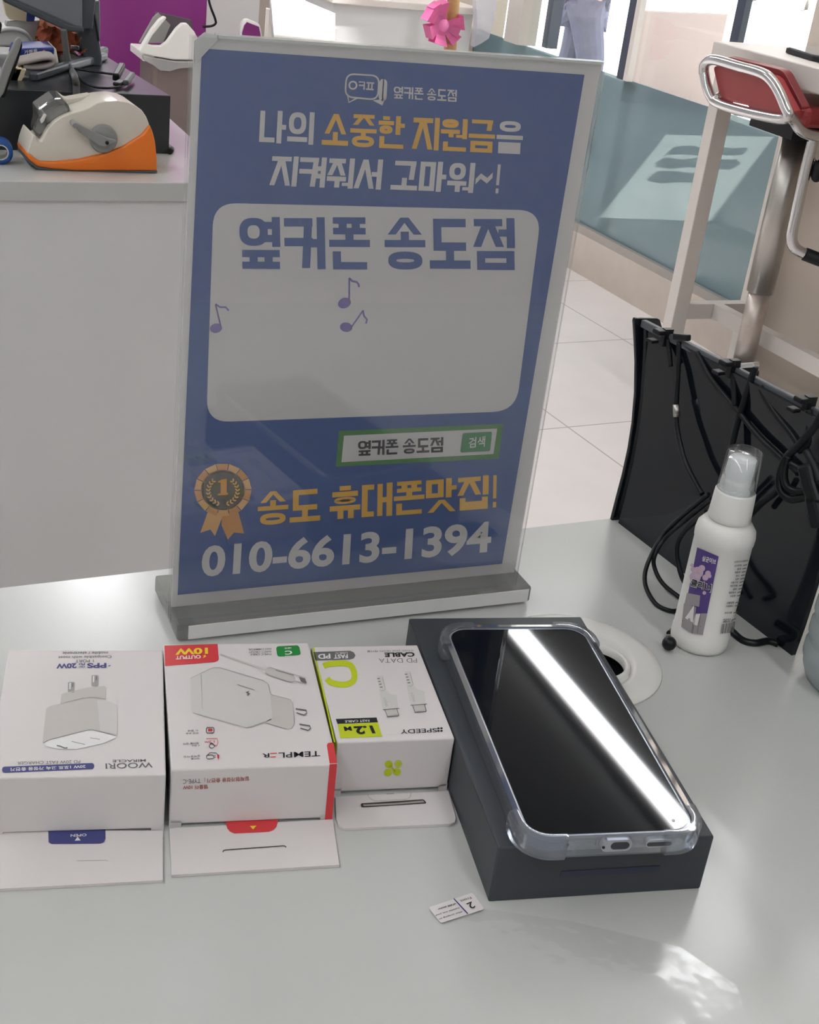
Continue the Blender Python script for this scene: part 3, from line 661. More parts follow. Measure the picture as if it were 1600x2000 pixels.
m = MB(); m.prism([df(p)+Vector((0, -.008, 0)) for p in cr], (0, -.007, 0), .002); ck_ = m.build('crank_arm', grey_plastic, td)
m = MB(); m.lathe([(0, 0), (.0022, 0), (.0022, .0012), (0, .0012)], df((204.5, 273.5))+Vector((0, -.0152, 0)), 16, (0, -1, 0)); m.build('screw', ink, ck_)
m = MB(); m.tube([df((139, 236))+Vector((0, -.008, 0)), df((139, 236))+Vector((0, -.03, 0))], .0032, 12); m.build('crank_grip', grey_plastic, ck_)
smoke = clear('smoky_guard', (196, 198, 200), .05, .25, (150, 150, 146), .08, .6)
go = c4([(300, 865), (370, 815), (430, 775), (490, 770), (545, 830), (560, 880), (500, 905), (430, 945), (390, 985), (360, 950), (330, 930), (305, 945)])
m = MB(); m.prism([df(p)+Vector((0, .008, 0)) for p in go], (0, .046, 0), .002); m.build('clear_guard', smoke, td)
go = c4([(305, 930), (345, 890), (372, 930), (392, 985), (360, 1035), (325, 1090), (290, 1080), (285, 1030), (300, 985)])
m = MB(); m.prism([df(p)+Vector((0, .012, 0)) for p in go], (0, .040, 0), .002); m.build('blade_holder', smoke, td)
m = MB(); m.prism([df(p)+Vector((0, .006, 0)) for p in c4([(320, 950), (352, 892), (372, 905), (350, 960), (330, 975)])], (0, .05, 0), .001); m.build('cutter', white_plastic, td)
# roll of blue tape
bt = thing('tape_roll', 'roll of blue tape standing at the edge of the desk left of the dispenser', 'tape', (-.068, 1.10, T))
bc = ony(1.10)((1, 294)); R_ = bc.z-T
m = MB(); m.lathe([(R_*.66, -.012), (R_, -.012), (R_, .012), (R_*.66, .012), (R_*.66, -.012)], bc, 40, (.1, 1, 0)); m.build('blue_tape', mat('blue_tape', (38, 84, 150), .35, .4), bt)
m = MB(); m.lathe([(R_*.56, -.0115), (R_*.655, -.0115), (R_*.655, .0115), (R_*.56, .0115), (R_*.56, -.0115)], bc, 40, (.1, 1, 0)); m.build('paper_core', white_plastic, bt)
# black monitor riser
RYF = 1.18; RZ = T+.0765
rs = thing('monitor_riser', 'long black box riser under the monitor on the white desk', 'monitor riser', (-.2, 1.3, T))
blackwood = mat('black_laminate', (34, 38, 42), .3, .5, var=.05)
m = MB(); m.prism([(-.75, RYF-.04, T), (.166, RYF, T), (.140, 1.475, T), (-.75, 1.435, T)], (0, 0, RZ-T), .0012); m.build('riser_box', blackwood, rs)
m = MB(); m.tube([(.166, RYF-.004, T+.004), (.172, RYF+.01, T+.004), (.168, RYF+.06, T+.004)], .004, 8); m.build('foot_cable', black_plastic, rs)
on_r = onz(RZ)
# monitor on a V foot
mo = thing('monitor', 'grey monitor seen from behind on a V shaped foot upon the black riser', 'monitor', (.02, 1.35, RZ))
mg = mat('monitor_grey', (122, 126, 132), .35, .5, var=.04, scale=6); mdk = mat('monitor_dark_grey', (72, 78, 84), .4, .5, var=.04)
mf = ony(1.36)
m = MB(); m.prism([mf(p) for p in [(10, -260), (162, -190), (162, 60), (150, 56), (20, 0), (5, -8)]], (0.0, .03, 0), .004); m.build('display_back', mg, mo)
m = MB(); m.prism([mf(p)+Vector((0, -.006, 0)) for p in [(5, -8), (20, -4), (134, 48), (162, 52), (162, 62), (133, 61), (58, 27), (5, 2)]], (0, .04, 0), .002); m.build('bezel', mdk, mo)
m = MB(); m.prism([mf(p)+Vector((0, .01, 0)) for p in [(162, -190), (184, -190), (190, -5), (184, 60), (162, 60)]], (0, .03, 0), .002); m.build('hinge_cover', mdk, mo)
m = MB(); m.prism([mf(p)+Vector((0, .035, 0)) for p in [(166, -30), (187, -30), (196, 40), (203, 80), (209, 118), (209, 142), (188, 138), (172, 122), (163, 96), (160, 60)]], (0, .025, 0), .004); m.build('stand_column', mdk, mo)
m = MB(); m.prism([mf(p)+Vector((0, .03, 0)) for p in [(189, 8), (203, 6), (204, 55), (203, 90), (196, 52), (188, 20)]], (0, .03, 0), .002); m.build('stand_spine', mg, mo)
a, b_, c_ = on_r((205, 106)), on_r((134, 136)), on_r((66, 158))
def foot(pts, w):
    mm = MB(); P = [Vector(p)+Vector((0, 0, .006)) for p in pts]
    for i in range(len(P)-1): mm.bar(P[i], P[i+1]+(P[i+1]-P[i]).normalized()*.004, w, .011, bevel=.003)
    return mm
foot([a, b_, c_], .012).build('foot', mdk, mo)
foot([on_r((205, 118)), on_r((172, 128)), on_r((134, 138))], .011).build('foot', mg, mo)
yc_ = ony(1.10)
m = MB(); m.tube(wave([mf(p)+Vector((0, -.01, 0)) for p in [(122, 55), (126, 90), (131, 118), (138, 135)]]+[ony(1.17)(p) for p in [(145, 148), (149, 165), (149, 192)]]), .0045, 10)
tag(m.build('monitor_cable', mat('grey_cable', (96, 96, 96), .5, .3), None, mf((122, 55))), 'grey cable dropping from the monitor over the front of the black riser', 'cable')
on_r2 = onz(RZ+.004)
m = MB(); m.tube(wave([on_r2(p) for p in [(146, 134), (170, 138), (200, 142), (222, 145)]]), .0017, 8); m.tube(wave([on_r2(p) for p in [(148, 142), (160, 158), (180, 168), (205, 172), (230, 170), (248, 164), (256, 158)]]), .0017, 8)
bk = tag(m.build('black_cable', black_plastic, None, on_r2((220, 150))), 'black cable coiled on the black riser with its plug', 'cable')
m = MB(); m.bar(on_r2((226, 160))+Vector((0, 0, .006)), on_r2((238, 144))+Vector((0, 0, .010)), .009, .010, bevel=.002); m.build('plug', black_plastic, bk)
m = MB(); m.bar(on_r2((245, 168))+Vector((0, 0, .004)), on_r2((258, 154))+Vector((0, 0, .006)), .008, .007, bevel=.002); m.build('connector', dgrey_plastic, bk)
m = MB(); m.bar(on_r2((228, 168))+Vector((0, 0, .002)), on_r2((240, 163))+Vector((0, 0, .003)), .012, .005, bevel=.002); m.build('cable_tie', black_plastic, bk)
# clutter under the monitor
yq = ony(1.33)
bxp = thing('tissue_pack', 'blue and white pack under the folded grey cloth on the riser', 'pack', yq((70, 126)))
bl = mat('royal_blue_print', (40, 56, 130), .4, .4); wh = white_plastic
A_ = [yq(p) for p in [(28, 112), (32, 94), (106, 92), (113, 122), (114, 126), (70, 132), (30, 118)]]
m = MB(); m.prism([yq(p) for p in [(27, 114), (33, 95), (106, 93), (107, 108), (60, 112)]], (0, .06, 0), .002); m.build('blue_side', bl, bxp)
m = MB(); m.prism([yq(p) for p in [(106, 92), (110, 96), (115, 124), (108, 126), (104, 108)]], (0, .06, 0), .002); m.build('end_flap', wh, bxp)
m = MB(); f0 = lambda p: yq(p)+Vector((0, -.0015, 0)); text(m, '가정용', (47, 106), (73, 102), (46.5, 98.5), f0, .03); text(m, '티슈', (75, 103), (80, 102.4), (75, 100.6), f0, .02); m.build('printed_text', white_ink, bxp)
m = MB(); disc(m, (85.5, 100.5), 3.2, 3.6, f0, 16); m.build('pink_mark', mat('pink_print', (214, 120, 140), .5, .3), bxp)
grey_cloth = mat('grey_cloth', (162, 154, 150), .95, .05, var=.08, scale=60)
yq2 = ony(1.27)
m = MB(); sp = [(28, 122), (50, 117), (80, 112), (97, 110), (101, 116), (98, 122), (84, 127), (60, 129), (40, 128)]
m.tube(wave([yq2(p) for p in [(30, 120), (56, 115), (84, 109), (98, 110), (101, 117), (95, 123), (78, 127), (58, 128), (42, 126)]]), .0048, 10)
for v in m.bm.verts: v.co.y += (v.co.y-1.27)*4
m.build('folded_cloth', grey_cloth, None, yq2((65, 122))); tag(bpy.data.objects['folded_cloth'], 'folded grey cloth lying on the blue and white pack', 'cloth')
cream = mat('cream_card', (206, 192, 162), .8, .1)
yq3 = ony(1.235)
for i, (p0, p1, lb) in enumerate([((8, 176), (24, 132), 'leftmost cream card leaning under the folded cloth'), ((18, 175), (33, 134), 'middle cream card leaning under the folded cloth'), ((26, 174), (42, 136), 'rightmost cream card leaning under the folded cloth')]):
    a_, b2 = yq3(p0), yq3(p1); wd_ = Vector((.006, 0, 0)); m = MB(); m.prism([a_-wd_, a_+wd_, b2+wd_, b2-wd_], (.004, .05, 0)); o = m.build('card', cream, None, a_); tag(o, lb, 'card', 'cream cards on the riser')
# grey scissors handle in front
yq4 = ony(1.17)
m = MB(); m.prism([yq4(p) for p in [(-6, 195), (-8, 170), (4, 130), (18, 100), (28, 78), (34, 71), (39, 72), (41, 80), (36, 98), (26, 122), (16, 150), (6, 180)]], (0, -.008, 0), .002); kn = m.build('hand_tool', grey_plastic, None, yq4((15, 150))); tag(kn, 'grey plastic tool handle sticking up in front of the cream cards', 'tool')
m = MB(); m.prism([yq4(p)+Vector((0, .006, 0)) for p in [(2, 190), (10, 165), (30, 118), (39, 90), (42, 80), (43, 90), (34, 122), (20, 156), (8, 190)]], (0, -.01, 0), .001); m.build('dark_edge', black_plastic, kn)
m = MB(); m.prism([yq4(p)+Vector((0, .02, 0)) for p in [(-6, 72), (-6, 45), (2, 44), (7, 50), (6, 60), (2, 72)]], (0, -.008, 0), .002); o = m.build('black_tool', black_plastic, None, yq4((0, 60))); tag(o, 'dark grey tool tip above the tool handle', 'tool')
# white hood, orange wrap, carton, papers behind
yq5 = ony(1.42)
m = MB(); hp = [yq5(p) for p in [(-10, 92), (-10, 62), (2, 58), (16, 55), (36, 56), (52, 62), (62, 72), (66, 84), (60, 92)]]
m.prism(hp, (0, .06, 0), .006); hd = m.build('white_case', white_plastic, None, yq5((20, 92))); tag(hd, 'rounded white plastic case on the riser beneath the monitor', 'case')
m = MB(); m.tube(wave([yq5(p)+Vector((0, -.004, 0)) for p in [(-4, 62), (12, 57), (34, 58), (52, 66), (63, 80)]]), .0025, 8); m.build('case_rim', white_gloss, hd)
owm = mat('orange_crepe', (164, 92, 66), .8, .2, var=.35, scale=35)
m = MB(); w_out = [(76, 92), (73, 70), (82, 40), (96, 44), (122, 56), (148, 66), (160, 80), (166, 90), (160, 97), (140, 94), (112, 104), (104, 92), (90, 88)]
m.prism([yq5(p)+Vector((0, -.02, 0)) for p in w_out], (0, .05, 0))
bmesh.ops.triangulate(m.bm, faces=m.bm.faces[:]); bmesh.ops.subdivide_edges(m.bm, edges=m.bm.edges[:], cuts=2, use_grid_fill=True)
for v in m.bm.verts: v.co += Vector((random.uniform(-.003, .003), random.uniform(-.008, .008), random.uniform(-.003, .003)))
o = m.build('crumpled_wrap', owm, None, yq5((110, 92))); tag(o, 'crumpled rust orange wrapping paper under the monitor', 'wrapping paper')
m = MB(); m.prism([yq5(p)+Vector((0, .005, 0)) for p in [(150, 98), (157, 76), (170, 74), (171, 92), (164, 97)]], (0, .02, 0), .001); o = m.build('white_carton', paper, None, yq5((160, 96))); tag(o, 'small white carton end behind the orange wrap', 'carton')
yq6 = ony(1.44)
m = MB(); m.prism([yq6(p) for p in [(12, 48), (14, 42), (80, 40), (76, 90), (12, 92)]], (0, .02, 0)); o = m.build('ribbed_box', mat('ribbed_grey', (170, 172, 168), .6, .3, var=.1, scale=80), None, yq6((40, 92))); tag(o, 'pale grey ribbed box behind the white case', 'box')
m = MB(); m.prism([yq6(p)+Vector((0, -.003, 0)) for p in [(6, 2), (42, 16), (52, 24), (50, 41), (20, 38), (12, 30)]], (0, .015, 0)); o = m.build('cream_pouch', cream, None, yq6((30, 38))); tag(o, 'cream paper pouch tucked under the monitor edge', 'pouch')
m = MB(); m.prism([yq6(p)+Vector((0, -.004, 0)) for p in [(53, 23), (68, 30), (66, 41), (52, 41)]], (0, .012, 0)); o = m.build('blue_box', bl, None, yq6((60, 41))); tag(o, 'small blue box beside the cream paper pouch', 'box')
m = MB(); m.prism([ony(1.40)(p) for p in [(110, 118), (112, 104), (140, 103), (160, 112), (150, 124), (116, 130)]], (0, .05, 0), .004); o = m.build('beige_pouch', mat('taupe_fabric', (140, 132, 122), .9, .1), None, ony(1.40)((130, 128))); tag(o, 'taupe fabric pouch behind the monitor foot', 'pouch')
m = MB(); a_, b2 = on_r2((146, 122)), on_r2((172, 106)); m.bar(a_+Vector((0, 0, .02)), b2+Vector((0, 0, .03)), .012, .006, bevel=.001); o = m.build('silver_stick', chrome, None, a_); tag(o, 'small silver stick lying by the monitor foot', 'stick')

# ================================================================== FRONT COUNTER
def TY(x): return .0625+.045*x+.004
GC = Vector((.107, -.080, T)); GR = .031
bm = MB(); outer = [(-1.2, -.60, T), (1.0, -.52, T), (1.0, TY(1.0), T), (-1.2, TY(-1.2), T)]
inner = [tuple(GC+Vector((GR*math.cos(2*math.pi*k/32), GR*math.sin(2*math.pi*k/32), 0))) for k in range(32)]
eo = []
for L in (outer, inner):
    vs = [bm.bm.verts.new(Vector(p)) for p in L]; eo += [bm.bm.edges.new((vs[i], vs[(i+1) % len(vs)])) for i in range(len(vs))]
r = bmesh.ops.triangle_fill(bm.bm, use_beauty=True, use_dissolve=False, edges=eo)
fs = [g for g in r['geom'] if isinstance(g, bmesh.types.BMFace)]
ext = bmesh.ops.extrude_face_region(bm.bm, geom=fs)
for v in [g for g in ext['geom'] if isinstance(g, bmesh.types.BMVert)]: v.co.z -= .028
bmesh.ops.recalc_face_normals(bm.bm, faces=bm.bm.faces[:])
ct = thing('front_counter', 'glossy white counter in the foreground that carries the sign, cartons and phone', 'counter', (-.1, -.25, 0))
bm.build('countertop', white_gloss, ct)
for nm, c, sz_ in (('side_panel', (-1.15, -.25, (T-.03)/2), (.03, .48, T-.03)), ('side_panel', (.95, -.22, (T-.03)/2), (.03, .5, T-.03))):
    m = MB(); m.box(c, sz_); m.build(nm, white_wall, ct)
m = MB(); m.prism([(-1.13, -.02, 0), (.93, .07, 0), (.93, .085, 0), (-1.13, -.005, 0)], (0, 0, T-.03)); m.build('back_panel', white_wall, ct)
# cable grommet
gm = thing('cable_grommet', 'round white cable grommet in the counter half hidden by the phone carton', 'cable grommet', GC)
m = MB(); m.lathe([(.0305, -.02), (.0305, .0006), (.034, .0016), (.043, .0020), (.0475, .0010), (.048, .0001), (.0305, .0001)], GC, 56); m.build('flange', white_plastic, gm)
m = MB(); pts = []
for k in range(49):
    a = math.radians(20+k*(320-20)/48) if False else 2*math.pi*k/48
    pts.append(a)
hc = Vector((.0105, -.004, 0)); hr = .0165
bmc = MB(); eo = []
for L in ([GC+Vector((.0304*math.cos(a), .0304*math.sin(a), -.0012)) for a in pts[:-1]], [GC+hc+Vector((hr*math.cos(a), hr*math.sin(a), -.0012)) for a in pts[:-1]]):
    vs = [bmc.bm.verts.new(p) for p in L]; eo += [bmc.bm.edges.new((vs[i], vs[(i+1) % len(vs)])) for i in range(len(vs))]
r = bmesh.ops.triangle_fill(bmc.bm, use_beauty=True, edges=eo); fs = [g for g in r['geom'] if isinstance(g, bmesh.types.BMFace)]
ext = bmesh.ops.extrude_face_region(bmc.bm, geom=fs)
for v in [g for g in ext['geom'] if isinstance(g, bmesh.types.BMVert)]: v.co.z -= .003
bmesh.ops.recalc_face_normals(bmc.bm, faces=bmc.bm.faces[:]); bmc.build('cover_plate', white_plastic, gm)
m.bm.free()
m = MB(); m.lathe([(hr-.0004, -.004), (hr-.0002, .0004), (hr+.0012, .0010), (hr+.0026, .0002), (hr+.0030, -.0012)], GC+hc, 40); m.build('opening_rim', white_plastic, gm)
m = MB(); m.lathe([(.0302, -.0045), (.0302, -.026), (0, -.026)], GC, 40); m.build('dark_well', black_plastic, gm)

# ------------------------------------------------------------------ sign stand with its poster
SW, SH, ZB = .210, .297, T+.012
sg = thing('sign_stand', 'clear acrylic tabletop sign stand holding the blue poster', 'sign stand', (0, 0, T))
PY = -.0025
def pane(nm, y0, y1):
    m = MB(); m.prism([(-SW/2-.0015, y0, ZB-.008), (SW/2+.0015, y0, ZB-.008), (SW/2+.0015, y0, ZB+SH-.0012), (-SW/2-.0015, y0, ZB+SH-.0012)], (0, y1-y0, 0)); return m.build(nm, acrylic, sg)
pane('front_pane', PY, PY+.0016); pane('back_pane', .0016, .0032)
m = MB(); m.bar((-SW/2+.010, .0006, ZB+SH-.0005), (SW/2+.0015, .0006, ZB+SH-.0005), .0062, .0014); m.build('top_edge', acrylic_edge, sg)
BX0, BX1 = -SW/2-.001, SW/2+.003
m = MB(); m.box(((BX0+BX1)/2, .009, T+.0068), (BX1-BX0, .0545, .0102), 0, .0012); m.build('base', clear('acrylic_block', (206, 207, 205), .06, .14, (205, 205, 202), .05, .6), sg)
m = MB(); m.box(((BX0+BX1)/2+.002, .009-.0277, T+.0066), (BX1-BX0-.008, .0006, .0082), 0); m.build('front_edge_gleam', clear('painted_edge_gleam', (245, 245, 244), .2, .75, (244, 243, 240), .06, .5), sg)  # gleam of the polished base edge painted as a milky bright strip
for s_ in (-1, 1):
    m = MB(); m.box(((BX0+BX1)/2+s_*(BX1-BX0)*.46, .009, T+.0009), (.010, .03, .0018)); m.build('base_pad', acrylic, sg)
ps = thing('poster', 'blue shop poster inside the clear sign stand, with gold and white lettering', 'poster', (0, 0, ZB))
m = MB(); cv = [(-SW/2, 0, ZB), (SW/2, 0, ZB), (SW/2, 0, ZB+SH), (-SW/2+.006, 0, ZB+SH), (-SW/2, 0, ZB+SH-.006)]
m.prism(cv, (0, .0006, 0)); m.build('paper', mat('poster_paper', (228, 226, 223), .6, .2, var=.01), ps)
m = MB(); m.mi = 0; m.prism([(-SW/2+.012, -.0010, ZB+SH-.0002), (-SW/2+.0005, -.0010, ZB+SH-.013), (-SW/2-.0005, -.0018, ZB+SH-.003), (-SW/2+.004, -.0018, ZB+SH+.001)], (0, .0002, 0)); m.build('curled_corner', mat('curled_paper', (206, 208, 206), .6, .2), ps)
poster_blue = mat('poster_blue', (36, 84, 154), .45, .3, var=.02); poster_white = mat('poster_white', (222, 220, 218), .5, .3, var=.01)
gold = mat('poster_gold', (240, 186, 62), .5, .3, var=.02); poster_dark = mat('poster_black', (44, 44, 52), .5, .3); blue_letters = mat('poster_blue_letters', (44, 86, 156), .5, .3)
pg = mat('poster_green', (72, 138, 66), .5, .3); pg2 = mat('poster_green_button', (58, 142, 88), .5, .3); purple_print = mat('poster_purple', (128, 112, 184), .5, .3)
L1, L2, L3, L4 = (ony(-.0003-.00018*k) for k in range(4))
m = MB(); poly(m, [(394.5, 94.5), (1142, 146), (981, 1101), (347, 1162)], L1); m.build('blue_field', poster_blue, ps)
m = MB(); poly(m, rrect([(417, 396), (1058, 411), (1008, 803), (403, 825)], 46, 8), L2); m.build('white_panel', poster_white, ps)
m = MB(); kz = [0 if c in '나의을' else 1 for c in '나의 소중한 지원금을']
hangul(m, '나의 소중한 지원금을', (506, 277), (1020, 300), (509, 216), L2, .185, .26, .06, kz); m.build('headline_lettering', [poster_white, gold], ps)
m = MB(); hangul(m, '지켜줘서 고마워~!', (527, 361.5), (980, 378), (532, 305), L2, .19, .30, .06); m.build('second_line_lettering', poster_white, ps)
m = MB(); hangul(m, '옆커폰 송도점', (469, 523), (1007, 525.5), (467, 425.5), L3, .20, .26, .10); m.build('shop_name_lettering', blue_letters, ps)
m = MB(); hangul(m, '옆커폰 송도점', (769, 191.5), (892, 198.5), (769.5, 169), L2, .165, .28, .10); m.build('small_shop_name', poster_white, ps)
# speech-bubble logo
m = MB(); rr1 = rrect([(677, 144), (741, 148), (738, 195), (674, 189)], 16)
back = rrect([(742, 153), (757, 155), (755, 198), (739, 196)], 9); poly(m, back, L2); poly(m, [(728, 196), (752, 193), (747, 206)], L2)
m.mi = 1; poly(m, rr1, L3); m.mi = 0; stroke(m, rr1, 3.2, L4, True); stroke(m, [(679, 184), (681.5, 200), (697, 192)], 3, L4)
ring(m, (689.5, 166.5), 7.2, 7.2, 3.2, L4)
stroke(m, [(701, 160), (712, 160.5), (711, 175)], 3, L4); stroke(m, [(701, 166.5), (711, 167)], 3, L4)
stroke(m, [(716, 161.5), (731, 162.5)], 3, L4); stroke(m, [(715, 174), (730, 175)], 3, L4); stroke(m, [(720.5, 162), (719.5, 174.5)], 3, L4); stroke(m, [(727, 162), (726, 175)], 3, L4)
m.build('bubble_logo', [poster_white, poster_blue], ps)
# search bar
m = MB(); poly(m, [(662, 841.6), (983, 828), (974, 895.5), (656, 911.5)], L2); m.mi = 1; poly(m, [(672, 851), (971.5, 837), (964, 886.7), (667, 902.8)], L3)
m.mi = 2; poly(m, rrect([(904, 846), (961.4, 843), (957.7, 881), (898.8, 884)], 4), L4); m.build('search_bar', [pg, poster_white, pg2], ps)
m = MB(); hangul(m, '옆커폰 송도점', (699, 890), (865.7, 882.4), (699.5, 861.7), L4, .19, .28, .07); L5 = ony(-.00105)
m.mi = 1; text(m, '검색', (915, 875.5), (947, 872), (916.5, 855), L5, .015); m.build('search_text', [poster_dark, poster_white], ps)
# rosette
rb = [mat('rosette_gold', (222, 160, 84), .5, .3), mat('rosette_light_gold', (238, 186, 116), .5, .3), mat('rosette_dark', (58, 56, 52), .5, .3)]
mc = (435.5, 957); m = MB(); m.mi = 1
poly(m, [(406, 1000), (437, 1003), (420, 1047), (411, 1034), (391, 1041)], L2); m.mi = 0; poly(m, [(434, 1006), (465, 998), (477, 1042), (457, 1040), (445, 1054), (433, 1026)], L2)
for k in range(14):
    a0 = 2*math.pi*k/14; a1 = a0+2*math.pi/14*.93
    m.mi = k % 2
    poly(m, [(mc[0]+36*math.cos(a0), mc[1]+33*math.sin(a0)), (mc[0]+56*math.cos(a0), mc[1]+52*math.sin(a0)), (mc[0]+56*math.cos(a1), mc[1]+52*math.sin(a1)), (mc[0]+36*math.cos(a1), mc[1]+33*math.sin(a1))], L3)
m.mi = 1; disc(m, mc, 43, 39.5, L3); m.mi = 2; disc(m, mc, 39, 36, L4)
m.mi = 0; poly(m, [(431, 937), (443, 935), (443, 963), (431, 965)], L5); poly(m, [(426, 940), (432, 937), (432, 942), (427, 943)], L5); poly(m, [(426, 964), (445.5, 962.5), (445, 966.5), (425.5, 967.5)], L5)
for sd in (-1, 1):
    for k in range(9):
        a = math.radians(90+sd*(14+k*15)); p = (mc[0]+28.5*math.cos(a), mc[1]+2+26*math.sin(a)); m.mi = 1
        for dd in (-.9, .9):
            tdir = a-sd*0+dd*.8+(math.pi/2)*sd; disc(m, (p[0]+3.5*math.cos(tdir), p[1]+3.5*math.sin(tdir)), 3.4, 1.5, L5, 10, tdir)
m.build('rosette_print', rb, ps)
m = MB(); hangul(m, '송도 휴대폰맛집!', (503, 1025.5), (977, 990), (504, 963), L2, .19, .26, .05); m.build('gold_line_lettering', gold, ps)
m = MB(); text(m, '010-6613-1394', (392.5, 1128.5), (958, 1079.5), (396, 1066), L2, .03); m.build('phone_number_lettering', poster_white, ps)
# music notes
m = MB()
def note(c, stem, flag, rx, w, rot):
    disc(m, c, rx, rx*.78, L3, 20, rot); stroke(m, stem, w, L3); stroke(m, flag, w*1.2, L3)
note((673, 592), [(682, 592), (682.5, 543)], [(682, 543), (688, 549), (697, 551), (701, 556), (701, 561)], 13, 3.4, -.4)
note((676, 639), [(685, 641), (709, 607)], [(709, 606), (711, 617), (717, 624), (715, 632)], 12, 3, .1)
note((422, 641), [(432, 640), (421, 594)], [(421, 594), (430, 600), (441, 600), (447, 607)], 12, 3, -.2)
m.build('music_note_prints', purple_print, ps)

# ------------------------------------------------------------------ cartons on the counter
def carton(name, label, fl, yaw, w, l, h, tab, side_mat=None, group=None):
    """fl: front left bottom corner; tab: pixel outline of the hanging tab on the counter"""
    t = thing(name, label, 'carton', (fl[0], fl[1], T))
    R = Vector((math.cos(yaw), math.sin(yaw), 0)); B = Vector((-math.sin(yaw), math.cos(yaw), 0)); o = Vector((fl[0], fl[1], T))
    m = MB(); m.prism([o+Vector((0, 0, .0019)), o+R*w+Vector((0, 0, .0019)), o+R*w+B*l+Vector((0, 0, .0019)), o+B*l+Vector((0, 0, .0019))], (0, 0, h-.0019), .0007, 2)
    for a, b_ in ((0, .075), (.925, 1)):                      # the feet of the front panel beside the tab
        m.prism([o+R*(w*a), o+R*(w*b_), o+R*(w*b_)+B*.0006, o+R*(w*a)+B*.0006], (0, 0, .004))
    m.build('carton_body', paper, t)
    if tab:
        zt = onz(T+.0015); pts = [zt(p) for p in tab]
        m = MB(); m.prism([Vector((p.x, p.y, T+.0001)) for p in pts], (0, 0, .0014)); m.build('hang_tab', [paper], t)
    top, front = onz(T+h+.00015), onplane(o-B*.00015, B)
    tabf = onz(T+.0016+.0001)
    return t, top, front, tabf, o, R, B
# carton with the blue pill
t1, top, front, tabf, o, R, B = carton('charger_carton', 'white charger carton at the left with a blue pill and blue OPEN tab', (-.2170, -.1489), -.2085, .0725, .0972, .0309,
     [(-20, 1622), (318, 1622), (318, 1719), (-20, 1737)])
m = MB(); m.mi = 0; body = [(90, 1384), (98, 1379), (118, 1374.5), (168, 1364), (178, 1362), (204, 1367), (222, 1373), (229, 1378), (229, 1434), (226, 1440), (200, 1452), (150, 1463), (112, 1463), (90, 1456), (83, 1450)]
poly(m, body, top); m.build('charger_picture', pale_ink, t1)
U = onz(T+.0309+.0003); m = MB(); poly(m, [(84, 1451), (96, 1445), (170, 1426), (180, 1425), (227, 1437), (226, 1441), (200, 1452), (150, 1463), (112, 1463), (90, 1457)], U)
m.mi = 1; poly(m, [(190, 1368), (204, 1367), (222, 1373), (229, 1378), (229, 1434), (196, 1428)], U)
m.mi = 3; poly(m, [(117.5, 1375), (120.5, 1356), (124, 1354), (170, 1343), (204, 1339.5), (206.5, 1342), (206.7, 1366), (180, 1361), (166, 1362.5)], U)
m.mi = 2
for a in ((133, 1332, 146, 1353), (179, 1318.5, 192, 1340)): poly(m, rrect([(a[0], a[1]), (a[2], a[1]), (a[2]-.5, a[3]), (a[0]-.5, a[3])], 2.5), U)
U2 = onz(T+.0309+.00045); m.mi = 4
stroke(m, [(111, 1456), (118, 1457.5), (126, 1461), (132, 1460.5)], 2.2, U2); m.mi = 2; stroke(m, [(140, 1448), (166, 1454)], 1.4, U2); stroke(m, [(176, 1441), (195, 1444)], 1.2, U2)
for a in ((133, 1332, 146), (179, 1318.5, 192)):
    m.mi = 0; stroke(m, [(a[0]+4, a[1]+1.5), (a[0]+3.5, a[1]+14)], 2.4, U2); m.mi = 4; stroke(m, [(a[2]-3.5, a[1]+2), (a[2]-4, a[1]+10)], 1.6, U2)
stroke(m, [(84, 1451), (96, 1445), (170, 1426), (180, 1425), (227, 1437)], .9, U2); m.build('picture_details', [white_ink, pale_ink2, mid_ink, pale_ink, grey_ink], t1)
m = MB(); text(m, 'Compatible with most', (218, 1278.5), (113.5, 1280), (218, 1285), top, .012); text(m, 'mobile / electronic', (211, 1272.2), (122, 1273), (211, 1277.5), top, .012)
text(m, '1 PORT', (183, 1287.8), (147, 1288.4), (183, 1293.4), top, .015)
text(m, 'MIRACLE', (285, 1482.7), (220, 1484), (285, 1487.8), top, .02); text(m, 'PD 20W FAST CHARGER', (157, 1484.5), (34, 1487.5), (157, 1490.5), top, .0); text(m, 'WOORI', (298, 1488.6), (206, 1491), (298.5, 1499), top, .006); m.build('grey_lettering', grey_ink, t1)
m = MB(); text(m, 'PPS', (208, 1294.6), (170, 1295.2), (208, 1304.5), top, .04); text(m, '20W', (149.5, 1295.2), (110, 1296), (149.5, 1305), top, .045)
text(m, 'PD', (166, 1295), (154, 1295.2), (166, 1299), top, .04); text(m, 'QC', (166, 1300), (154, 1300.2), (166, 1304), top, .04)
poly(m, [(219, 1295.5), (211, 1301), (214.5, 1301), (209.5, 1304.5), (217, 1299.5), (213.5, 1299.5)], top); m.build('navy_lettering', navy, t1)
m = MB(); poly(m, rrect([(4, 1497.5), (184, 1490), (184, 1502), (4, 1509.5)], 6), top); m.mi = 1; text(m, '20W 1포트 고속 가정용 충전기', (167, 1493.8), (21, 1499.6), (167.3, 1500.6), U, .015); m.build('blue_pill', [navy, white_ink], t1)
m = MB(); poly(m, [(94, 1612), (206, 1609), (206, 1638), (203, 1645), (196, 1647.5), (101, 1648.5), (95, 1645)], tabf); m.mi = 1; tf2 = onz(T+.0019); text(m, 'OPEN', (169, 1628), (138, 1629.5), (169, 1633), tf2, .02); poly(m, [(146, 1642), (157.7, 1641.5), (151.6, 1633.8)], tf2); m.build('open_tab', [navy, white_ink], t1)
m = MB(); stroke(m, [(150, 1681), (206, 1680), (211, 1681.5)], .8, tabf); m.build('slot', mid_ink, t1)
